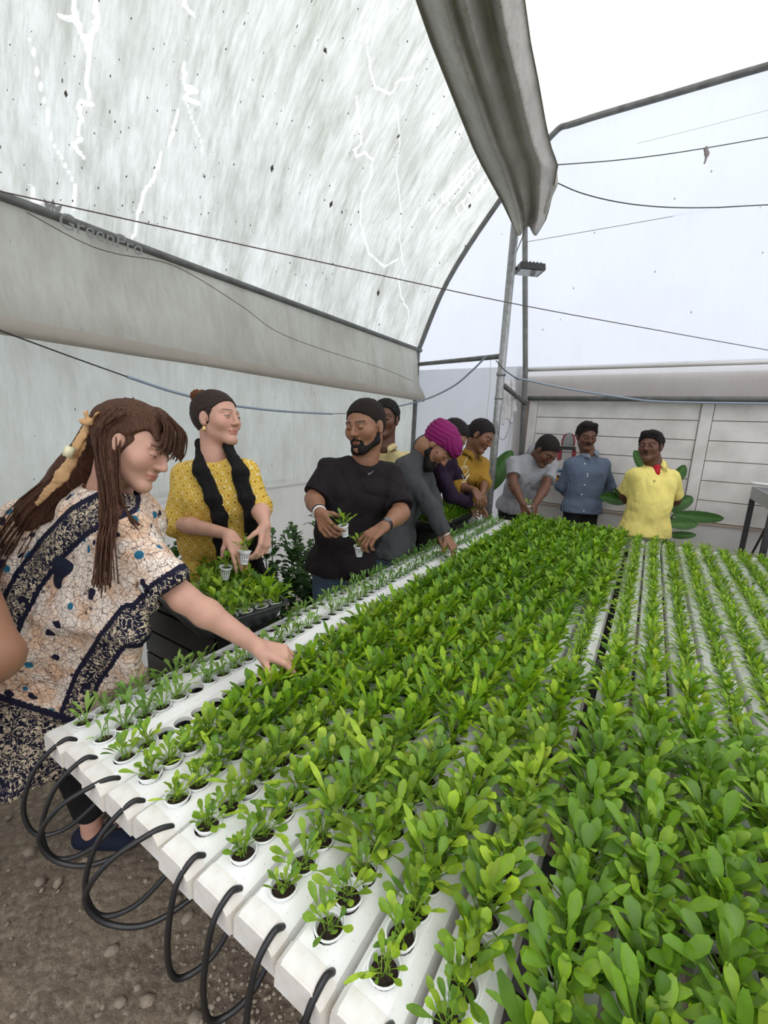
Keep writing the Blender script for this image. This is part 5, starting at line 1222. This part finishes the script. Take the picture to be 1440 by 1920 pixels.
# ------------------------------------------------------------------ flood lamp, towel, cables
def lamp():
    c = P(992, 506, 3.60); root = empty('flood_lamp', c); tag(root, 'black flood lamp clamped high on the galvanised pole', 'lamp'); x, y = D(1, .10, .0), D(0, -.25, 1); z = np.cross(x, y); z = z if z[2] > 0 else -z
    def bx(name, lo, hi, m_, par=root):
        v = [x*a+y*b+z*d for a, b, d in [(lo[0], lo[1], lo[2]), (hi[0], lo[1], lo[2]), (hi[0], hi[1], lo[2]), (lo[0], hi[1], lo[2]), (lo[0]+.008, lo[1]+.008, hi[2]), (hi[0]-.008, lo[1]+.008, hi[2]), (hi[0]-.008, hi[1]-.008, hi[2]), (lo[0]+.008, hi[1]-.008, hi[2])]]
        return obj(name, mesh(name, v, [(0, 3, 2, 1), (4, 5, 6, 7), (0, 1, 5, 4), (1, 2, 6, 5), (2, 3, 7, 6), (3, 0, 4, 7)], m_, False), par)
    h = bx('housing', (-.11, -.10, -.02), (.11, .10, .03), M_BLK)
    for i in range(6): bx('fin', (-.085+.03*i, -.08, .03), (-.075+.03*i, .08, .045), M_BLK)
    bx('glass', (-.09, -.085, -.024), (.09, .085, -.019), mat('lamp_glass', (.35, .36, .36), .1)); bx('bracket', (-.15, -.015, -.01), (-.10, .015, .012), M_BLK)
    MB().tube(spline([x*-.12+z*.01, x*-.13+z*.12, x*-.09+z*.28, x*-.11+z*.36]), .004, 6).obj('cable', M_BLK, root, True)
lamp()
def towel():
    V = Vol(.006)
    for a, b, r0, r1 in (((951, 722), (958, 790), .034, .020), ((958, 720), (966, 770), .030, .022), ((946, 728), (944, 795), .020, .014), ((952, 740), (950, 780), .03, .03)): V.rc(P(*a, 4.15), P(*b, 4.15), r0, r1, .02, flat=(D(0, 0, 1), .5))
    v, f = V.build(); v = folds(v, f, .012, (26, 26, 6), 3); o = obj('towel', mesh('towel', v, f, cloth('white_towel', (.62, .60, .60)), True)); tag(o, 'white cloth hanging from the short stub pipe by the pole', 'cloth')
towel()
def cable(name, pts, r, m_, label, cat='cable', n=7, group=None):
    o = MB().tube(spline(pts, 8), r, n).obj(name, m_, None, True); tag(o, label, cat, group); return o
a, b = PX(-30, 352, -2.45), PY(1460, 660, 4.62); b = b+(b-a)*.25*0
cable('overhead_wire', [a, a+(b-a)*.25-V3(0, 0, .02), a+(b-a)*.5-V3(0, 0, .035), a+(b-a)*.75-V3(0, 0, .02), b], .0028, M_WIRE, 'thin rusty wire crossing the whole tunnel from left wall to end wall')
cable('support_cable', [PX(-20, 612, -2.42), PX(120, 664, -2.42), PX(240, 707, -2.42)], .0036, M_BLK, 'black cord along the left wall running into the grey hose')
cable('hose_line', [PX(238, 706, -2.42), PX(330, 736, -2.42), PX(430, 759, -2.42), PX(530, 771, -2.42), PX(622, 776, -2.42)], .0085, M_BLUE, 'blue grey hose slung along the left wall behind the heads', 'hose')
cable('support_cable', [PX(620, 776, -2.42), PX(680, 773, -2.42), PX(745, 762, -2.42)], .003, M_WIRE, 'short rusty wire tying two lengths of grey hose behind the bearded man')
cable('hose_line', [PX(742, 763, -2.42), PY(800, 748, 4.1), PY(850, 724, 3.95), PY(886, 694, 3.85), PY(912, 668, 3.78)], .0085, M_BLUE, 'blue grey hose rising to the clamp on the galvanised pole', 'hose')
cable('support_cable', [PY(930, 676, 3.70), PY(944, 692, 3.68), PY(960, 704, 3.75), PY(972, 712, 3.9)], .004, M_BLK, 'black cord knotted round the galvanised pole below the clamp')
cable('hose_line', [PY(966, 708, 3.85), PY(1060, 728, 4.3), PY(1160, 744, 4.6), PY(1240, 753, 4.68), PY(1460, 757, 4.68)], .009, M_BLUE, 'blue grey hose drooping from the pole across the end wall', 'hose')
cable('wall_wire', [PX(50, 398, -2.5), PX(150, 452, -2.48), PX(215, 475, -2.46), PX(330, 500, -2.45), PX(450, 572, -2.42), PX(520, 622, -2.40), PX(610, 657, -2.40), PX(720, 692, -2.40), PX(775, 715, -2.42)], .0022, M_WIRE, 'thin sagging wire on the left flap below the long rail')
cable('curtain_wire', [P(1045, 309, 2.80), P(1150, 301, 2.9), P(1250, 289, 2.95), P(1350, 273, 3.0), P(1480, 250, 3.05), P(1480, 250, 3.05)+(P(1480, 250, 3.05)-P(1350, 273, 3.0))*8], .0032, M_BLK, 'dark wire pulling the curtain corner to the right')
cable('curtain_wire', [P(1036, 339, 2.98), P(1090, 362, 3.0), P(1160, 379, 3.0), P(1240, 388, 3.0), P(1340, 389, 3.0), P(1480, 382, 3.0), P(1480, 382, 3.0)+(P(1480, 382, 3.0)-P(1340, 389, 3.0))*8], .0036, M_BLK, 'slack dark cable drooping right from behind the curtain')
cable('curtain_wire', [P(985, 454, 3.75), P(1180, 420, 3.7), P(1320, 395, 3.7), P(1480, 366, 3.7), P(1480, 366, 3.7)+(P(1480, 366, 3.7)-P(1320, 395, 3.7))*5], .0022, M_WIRE, 'thin wire from below the curtain rising to the right')
cable('guy_line', [P(1195, 269, 3.2), P(1320, 238, 3.2), P(1480, 196, 3.2), P(1480, 196, 3.2)+(P(1480, 196, 3.2)-P(1320, 238, 3.2))*5], .0009, M_WIRE, 'hair-thin line high at the right under the tie pipe')
cable('pole_cord', [PY(958, 712, 3.8), PY(960, 760, 3.78), PY(955, 800, 3.72), PY(944, 824, 3.68), PY(934, 815, 3.68), PY(932, 790, 3.70)], .0022, M_WIRE, 'loop of thin reddish cord hanging by the towel')
cable('hanging_string', [PY(920, 668, 3.90), PY(918, 730, 3.80), PY(911, 790, 3.74)], .0018, mat('string', (.45, .36, .30), .8), 'thin beige string hanging from the rail left of the pole')
V = Vol(.004); V.rc(P(1323, 279, 2.98), P(1326, 290, 2.98), .014, .010); V.rc(P(1326, 288, 2.98), P(1321, 306, 2.98), .012, .006)
v, f = V.build(); v = folds(v, f, .006, (40, 40, 20), 2); o = obj('rag', mesh('rag', v, f, M_FLAP if 0 else cloth('rag_cloth', (.25, .22, .21)), True)); tag(o, 'small knotted rag on the dark wire at the right', 'rag')

# ------------------------------------------------------------------ seedling trays beside the table
def tray(cx, cy, z, lx, ly, rz, label, h=.062):
    root = empty('seedling_tray', (cx, cy, z), rz); tag(root, label, 'tray', 'black seedling trays beside the table'); m_ = MB()
    def ring(sx, sy, zz, r_=.03, n=5):
        out = []
        for qx, qy, a0 in ((1, 1, 0), (-1, 1, 90), (-1, -1, 180), (1, -1, 270)):
            for k in range(n): a = math.radians(a0+90*k/(n-1)); out.append((qx*(sx-r_)+r_*math.cos(a), qy*(sy-r_)+r_*math.sin(a), zz))
        return out
    X, Y = lx/2, ly/2
    lv = [ring(X-.024, Y-.024, 0), ring(X-.006, Y-.006, h-.010), ring(X-.005, Y-.005, h-.002), ring(X+.010, Y+.010, h-.002), ring(X+.011, Y+.011, h+.002), ring(X-.006, Y-.006, h+.003), ring(X-.010, Y-.010, h-.008), ring(X-.027, Y-.027, .004)]
    n = len(lv[0]); v = [p for r_ in lv for p in r_]; f = [(i*n+j, i*n+(j+1) % n, (i+1)*n+(j+1) % n, (i+1)*n+j) for i in range(len(lv)-1) for j in range(n)]
    f.append(tuple(range(n))[::-1]); f.append(tuple(range((len(lv)-1)*n, len(lv)*n))); m_.add(v, f); m_.obj('tray_body', M_TRAY, root, True)
    rb = MB()
    for k in range(int((ly-.08)/.035)): y = -Y+.05+.035*k; rb.box((-X+.04, y, .004), (X-.04, y+.012, .010))
    rb.obj('floor_rib', M_TRAY, root); return root
def crate(cx, cy, lx, ly, h, label):
    root = empty('support_crate', (cx, cy, 0)); tag(root, label, 'crate', 'dark crates under the trays')
    MB().box((-lx/2, -ly/2, 0), (lx/2, ly/2, .03)).box((-lx/2, -ly/2, h-.02), (lx/2, ly/2, h)).obj('board', M_TRAY, root)
    for sx_ in (-1, 1):
        for sy_ in (-1, 1): MB().box((sx_*lx/2-.02*(sx_+1), sy_*ly/2-.02*(sy_+1), .03), (sx_*lx/2-.02*(sx_-1), sy_*ly/2-.02*(sy_-1), h-.02)).obj('corner_post', M_TRAY, root)
    for k in range(8):
        z = .04+k*(h-.06)/8; q = (h-.06)/8-.008; MB().box((-lx/2-.004, -ly/2-.004, z), (lx/2+.004, -ly/2+.008, z+q)).box((lx/2-.008, -ly/2, z), (lx/2+.004, ly/2+.004, z+q)).box((-lx/2-.004, -ly/2, z), (-lx/2+.008, ly/2+.004, z+q)).obj('slat', M_TRAY, root)
tc1 = V3(-1.375, .965, .884); crate(-1.43, .97, .44, .24, .882, 'dark slatted crate standing under the nearer seedling tray')
tray(tc1[0], tc1[1], tc1[2], .56, .33, -.20, 'black plastic tray with seedlings beside the kaftan woman\'s arm')
rt = np.array(Matrix.Rotation(.20, 3, 'Z')); r = np.random.RandomState(9)
def seed_in(cx, lx0, lx1, ly0, ly1, nx, ny, z, rz, word, det, seed):
    R3 = np.array(Matrix.Rotation(rz, 3, 'Z')); r = np.random.RandomState(seed)
    for i in range(nx):
        for j in range(ny):
            if word == 'nearer' and (j == 0 and i < 8 or j == 1 and i < 4 or j == 2 and i < 2): continue
            l = V3(lx0+(lx1-lx0)*i/(nx-1)+r.uniform(-.003, .003), ly0+(ly1-ly0)*j/(ny-1)+r.uniform(-.003, .003), .056); p = cx+R3@l
            root = empty('leafy_seedling', p, r.uniform(0, 6)); root.rotation_euler.x, root.rotation_euler.y = r.uniform(-.10, .10), r.uniform(-.10, .10)
            obj('net_cup', CUPF, root); obj('growing_medium', SOILM, root, (0, 0, -.006))
            if det and j < 4:
                for q in range(17):
                    sc = r.uniform(.85, 1.25); obj('leaf', LEAVES['big'][r.randint(1, 22)], root, (r.uniform(-.007, .007), r.uniform(-.007, .007), -.004), (0, r.uniform(-.5, -.2) if q < 7 else r.uniform(-.15, .15), q*2.4), (sc, sc, sc))
            else: obj('foliage', BUNM['big'][r.randint(14)], root, (0, 0, -.006), None, (1.15, 1.15, 1.15))
            tag(root, 'lush seedling in '+word+' tray, '+ordw(j+1)+' row from its near side, '+ordw(nx-i)+' from the table', 'seedling', 'seedlings standing in the '+word+' tray')
seed_in(tc1, -.235, .235, -.10, .135, 9, 5, 0, -.20, 'nearer', True, 31)
tc2 = V3(-1.295, 2.98, .884); crate(-1.30, 3.0, .20, .5, .882, 'dark slatted crate standing under the farther seedling tray')
tray(tc2[0], tc2[1], tc2[2], .25, .72, .0, 'black plastic tray of lush seedlings before the two standing women')
def stuffed(cx, xs, ys):
    V = []; F = []; C = []; k = 0; r = np.random.RandomState(8); cm = MB()
    for x in xs:
        for y in ys:
            v, f, c = BUN['big'][r.randint(14)]; p = cx+V3(x+r.uniform(-.004, .004), y+r.uniform(-.004, .004), .055); V.append(v@rotm(r.uniform(0, 6.28)).T*1.2+p); F.append(f+k); C.append(c); k += len(v)
            cm.lathe([(.012, -.05), (.0215, -.006), (.0245, 0), (.0245, .002), (.021, .002), (.020, -.008), (.0001, -.008)], 10, tuple(p))
    o = obj('tray_seedlings', mesh('tray_seedlings', np.concatenate(V), np.concatenate(F), M_LEAF, True, np.concatenate(C))); tag(o, 'packed lush seedlings filling the farther black tray', 'seedlings', None, 'stuff')
    obj('net_cups', cm.mesh('net_cups', M_CUP, True), o)['kind'] = 'stuff'
stuffed(tc2, np.linspace(-.09, .09, 4), np.linspace(-.31, .31, 13))

# ------------------------------------------------------------------ shrubs, banana plants
M_SHRUB = leafmat('shrub_leaf'); M_STEM = mat('green_stem', (.05, .10, .03), .6)
def shrub(x, y, h, w, label, n=420, seed=1, parent=None):
    root = empty('leafy_shrub', (x, y, 0)); tag(root, label, 'shrub', 'dark green shrubs behind the people'); r = np.random.RandomState(seed); V = []; F = []; C = []; k = 0; st = MB()
    for s_ in range(16):
        a = r.uniform(0, 6.28); tip = V3(math.cos(a)*w*r.uniform(.3, 1), math.sin(a)*w*r.uniform(.3, 1), h*r.uniform(.6, 1)); base = V3(tip[0]*.15, tip[1]*.15, 0); pts = spline([base, base+(tip-base)*.5+V3(0, 0, h*.08), tip], 6)
        st.tube(pts, .004, 5)
        for q in range(n//16):
            t = r.uniform(.12, 1); p = pts[int(t*(len(pts)-1))]+r.normal(size=3)*.012; L = r.uniform(.045, .085)
            v, f = leaf_arr(L, L*.62, r.uniform(.5, 1.), r.uniform(.1, .6), .18, .2, r.randint(9999), 7); v = v@rotm(r.uniform(0, 6.28)).T+p
            c = np.array([(.045, .125, .022), (.06, .16, .03), (.03, .085, .018), (.09, .20, .05)][r.randint(4)])*r.uniform(.8, 1.15); V.append(v); F.append(f+k); C.append(np.tile(c, (len(v), 1))); k += len(v)
    st.obj('stems', M_STEM, root, True)['kind'] = 'stuff'
    obj('foliage', mesh('foliage', np.concatenate(V), np.concatenate(F), M_SHRUB, True, np.concatenate(C)), root)['kind'] = 'stuff'
shrub(-1.92, 1.78, 1.02, .26, 'dark green leafy shrub between the kurta woman and the bearded man', 900, 1)
shrub(-1.98, 2.25, .98, .26, 'dark green leafy shrub growing behind the bearded man by the film wall', 700, 2)
shrub(-2.25, 1.45, .92, .22, 'low green shrub against the film wall behind the kurta woman', 600, 3)
def banana_leaf(A, B, w, sag, root, up=D(0, -.35, -1), col=(.05, .14, .03)):
    A, B = np.array(A), np.array(B); ax = B-A; L = np.linalg.norm(ax); u = unit(ax); s_ = unit(np.cross(u, up)); n_ = np.cross(s_, u); v = []; f = []; c = []; K = 14
    for i in range(K+1):
        t = i/K; cc = A+ax*t-V3(0, 0, 1)*sag*(t*t-t)*-1*L; ww = w*.5*(math.sin(math.pi*min(1, t*.93+.05))**.55)*(1 if t < .97 else .5)
        for q in (-1, -.5, 0, .5, 1): v.append(cc+s_*ww*q+n_*(abs(q)*ww*.35+.004*math.sin(t*40)*abs(q))); c.append(np.array(col)*(1.5 if q == 0 else 1))
    for i in range(K):
        for j in range(4): a = i*5+j; f.append((a, a+1, a+6, a+5))
    return obj('leaf', mesh('leaf', np.array(v)-np.array(root.location), np.array(f), M_SHRUB, True, np.array(c)), root)
def banana(base, h, leaves, label):
    root = empty('banana_plant', (base[0], base[1], 0)); tag(root, label, 'plant', 'banana plants by the end wall')
    MB().tube([(0, 0, 0), (.01, 0, h*.5), (0, .01, h)], [.045, .038, .025], 10).obj('trunk', M_STEM, root, True); top = V3(base[0], base[1], h)
    for A, B, w, d in leaves:
        pa, pb = P(*A, d), P(*B, d-.03); banana_leaf(pa, pb, w, .10, root); MB().tube([top-np.array(root.location), pa-np.array(root.location)], .008, 6).obj('leaf_stalk', M_STEM, root, True)
b1 = P(1243, 1020, 3.80)
banana(b1, .78, [((1245, 955), (1299, 933), .13, 3.75), ((1262, 965), (1357, 972), .11, 3.65), ((1250, 982), (1308, 982), .11, 3.6), ((1250, 1003), (1305, 1003), .07, 3.65), ((1262, 905), (1284, 872), .10, 3.8), ((1205, 880), (1188, 845), .12, 3.88), ((1175, 938), (1124, 932), .13, 3.88), ((1168, 934), (1150, 916), .05, 3.88)], 'banana plant with broad dark leaves behind the yellow polo man')
b2 = P(915, 960, 4.2)
banana(b2, .82, [((905, 925), (960, 845), .20, 4.3), ((905, 930), (925, 880), .14, 4.2), ((900, 935), (918, 900), .12, 4.25), ((880, 915), (822, 860), .12, 4.4)], 'banana plant with wide leaves partly hidden by the galvanised pole')

# ------------------------------------------------------------------ metal stand, wall shrine, garland
def stand():
    A = P(1410, 912, 3.55); root = empty('metal_stand', (A[0], A[1], 0)); tag(root, 'dark metal stand with a shallow tray top at the right edge', 'stand'); z = A[2]
    m_ = MB().box((0, -.75, z-.10), (.9, -.73, z)).box((0, -.02, z-.10), (.9, 0, z)).box((0, -.73, z-.10), (.02, -.02, z)).box((.88, -.73, z-.10), (.9, -.02, z)).box((.02, -.73, z-.09), (.88, -.02, z-.08))
    m_.obj('tray_top', M_GALV, root)
    for x, y in ((0, -.035), (0, -.75), (.865, -.75), (.865, -.035)): MB().box((x, y, 0), (x+.035, y+.035, z-.10)).obj('leg', M_FR, root)
    MB().tube([(.02, -.73, z-.15), (.02, -.03, .35)], .008, 6).obj('brace', M_FR, root); return A
A = stand()
cable('white_pipe', [A+V3(-.02, -.03, .03), A+V3(.25, -.25, .03), A+V3(.7, -.6, .03)], .014, M_WHITEP, 'short white plastic pipe lying on the metal stand', 'pipe', 10)
def shrine():
    c = PY(1066, 826, 4.72); root = empty('wall_shrine', c); root.scale = (.85, 1, 1); tag(root, 'small red-framed mirror shrine with shelf on the wall behind the men', 'shrine'); r_ = 4.3/FPX
    red = mat('red_paint', (.28, .03, .045), .6); mm = mat('mirror_grey', (.30, .31, .30), .25, .3)
    pts = [(-12, 10), (-13, 0), (-10, -9), (-5, -12), (-2, -15), (2, -15), (5, -12), (10, -9), (13, 0), (12, 10)]
    MB().prism([(x*r_, -y*r_) for x, y in pts], 'y', 0, .02).obj('mirror', mm, root)
    MB().tube([(x*r_, -.005, -y*r_) for x, y in pts[:4]], .009, 6).obj('frame_side', red, root, True); MB().tube([(x*r_, -.005, -y*r_) for x, y in pts[-4:]], .009, 6).obj('frame_side', red, root, True)
    MB().box((-.09, -.05, -.095), (.09, .03, -.060)).obj('shelf', M_FR, root); MB().box((-.10, -.03, -.20), (-.06, .02, -.095)).obj('side_panel', red, root); MB().box((.06, -.03, -.20), (.10, .02, -.095)).obj('side_panel', red, root)
    MB().box((-.12, -.06, -.36), (.12, .03, -.33)).obj('shelf', M_WHITEP, root); MB().box((-.08, -.05, -.33), (.02, .0, -.30)).obj('blue_box', mat('blue_card', (.04, .12, .28), .6), root); MB().box((-.10, -.02, -.30), (.10, .02, -.20)).obj('back_panel', M_CONC, root)
    MB().box((-.10, -.05, -.40), (.12, .03, -.36)).obj('drawer', M_FR, root)
shrine()
m_ = MB(); r = np.random.RandomState(2); gp = spline([PY(1036, 886, 4.62), PY(1040, 897, 4.60), PY(1050, 905, 4.60), PY(1062, 906, 4.60), PY(1074, 899, 4.62)], 5); g0 = gp[0]
root = empty('flower_garland', g0); tag(root, 'orange marigold garland hanging below the shrine behind the men', 'garland'); fm = M_noisy('marigold', (.62, .28, .02), (.40, .15, .01), 60, .8, bump=.6, bscale=150)
for p in gp[::1]:
    v, f = stone_mesh(r.randint(30)); obj('blossom', mesh('blossom', v*.040, f, fm, True), root, Vector(p-g0), (r.rand()*3, r.rand()*3, 0))

# ------------------------------------------------------------------ print on the roof film
def film_print(word, px, py, size):
    cu = bpy.data.curves.new('printed_text', 'FONT'); cu.body = word; cu.size = size; cu.extrude = .0004; cu.resolution_u = 3
    o = bpy.data.objects.new('printed_text', cu); o.data.materials.append(mat('print_grey', (.30, .31, .30), .7)); COL.objects.link(o)
    c = PX(px, py, -2.52); y = V3(0, 1, 0); z = unit(V3(.33, 0, .74)); n_ = np.cross(y, z)
    M_ = Matrix(((y[0], z[0], n_[0], c[0]), (y[1], z[1], n_[1], c[1]), (y[2], z[2], n_[2], c[2]), (0, 0, 0, 1))); o.matrix_world = M_; o.parent = roof; return o
rg = np.random.RandomState(12)
v = []; f = []; M_SPK = mat('leaf_litter', (.06, .045, .035), .9)
for i in range(210):
    px, py = rg.uniform(0, 900), rg.uniform(0, 620)
    if py > 378+.354*px-15 or px > 780+py*.42: continue
    p = roof_point(px, py); dd_ = CM[2]@(p-np.array([0, 0, CAMZ])); a = D(rg.uniform(-.7, .5), 1, 0)*dd_/FPX*rg.uniform(1, 3.2 if rg.rand() < .93 else 9); b = unit(np.cross(a, p-np.array([0, 0, CAMZ])))*np.linalg.norm(a)*.4; k = len(v)
    v += [p-a, p-b, p+a, p+b, p-unit(p)*.004]; f += [(k, k+1, k+4), (k+1, k+2, k+4), (k+2, k+3, k+4), (k+3, k, k+4)]
obj('leaf_litter', mesh('leaf_litter', v, f, M_SPK, False), roof)['kind'] = 'stuff'
film_print('GreenPro', 108, 424, .098)
c = PX(98, 402, -2.5); lm = MB()
for a in (-.6, 0, .6):
    d = V3(0, math.sin(a), 0)+unit(V3(.33, 0, .74))*math.cos(a); s_ = V3(0, math.cos(a), 0)-unit(V3(.33, 0, .74))*math.sin(a)
    q = [c+d*.01, c+d*.035+s_*.012, c+d*.065, c+d*.035-s_*.012]; lm.add(q, [(0, 1, 2, 3)])
lm.obj('printed_leaf', mat('print_grey_leaf', (.30, .31, .30), .7), roof)
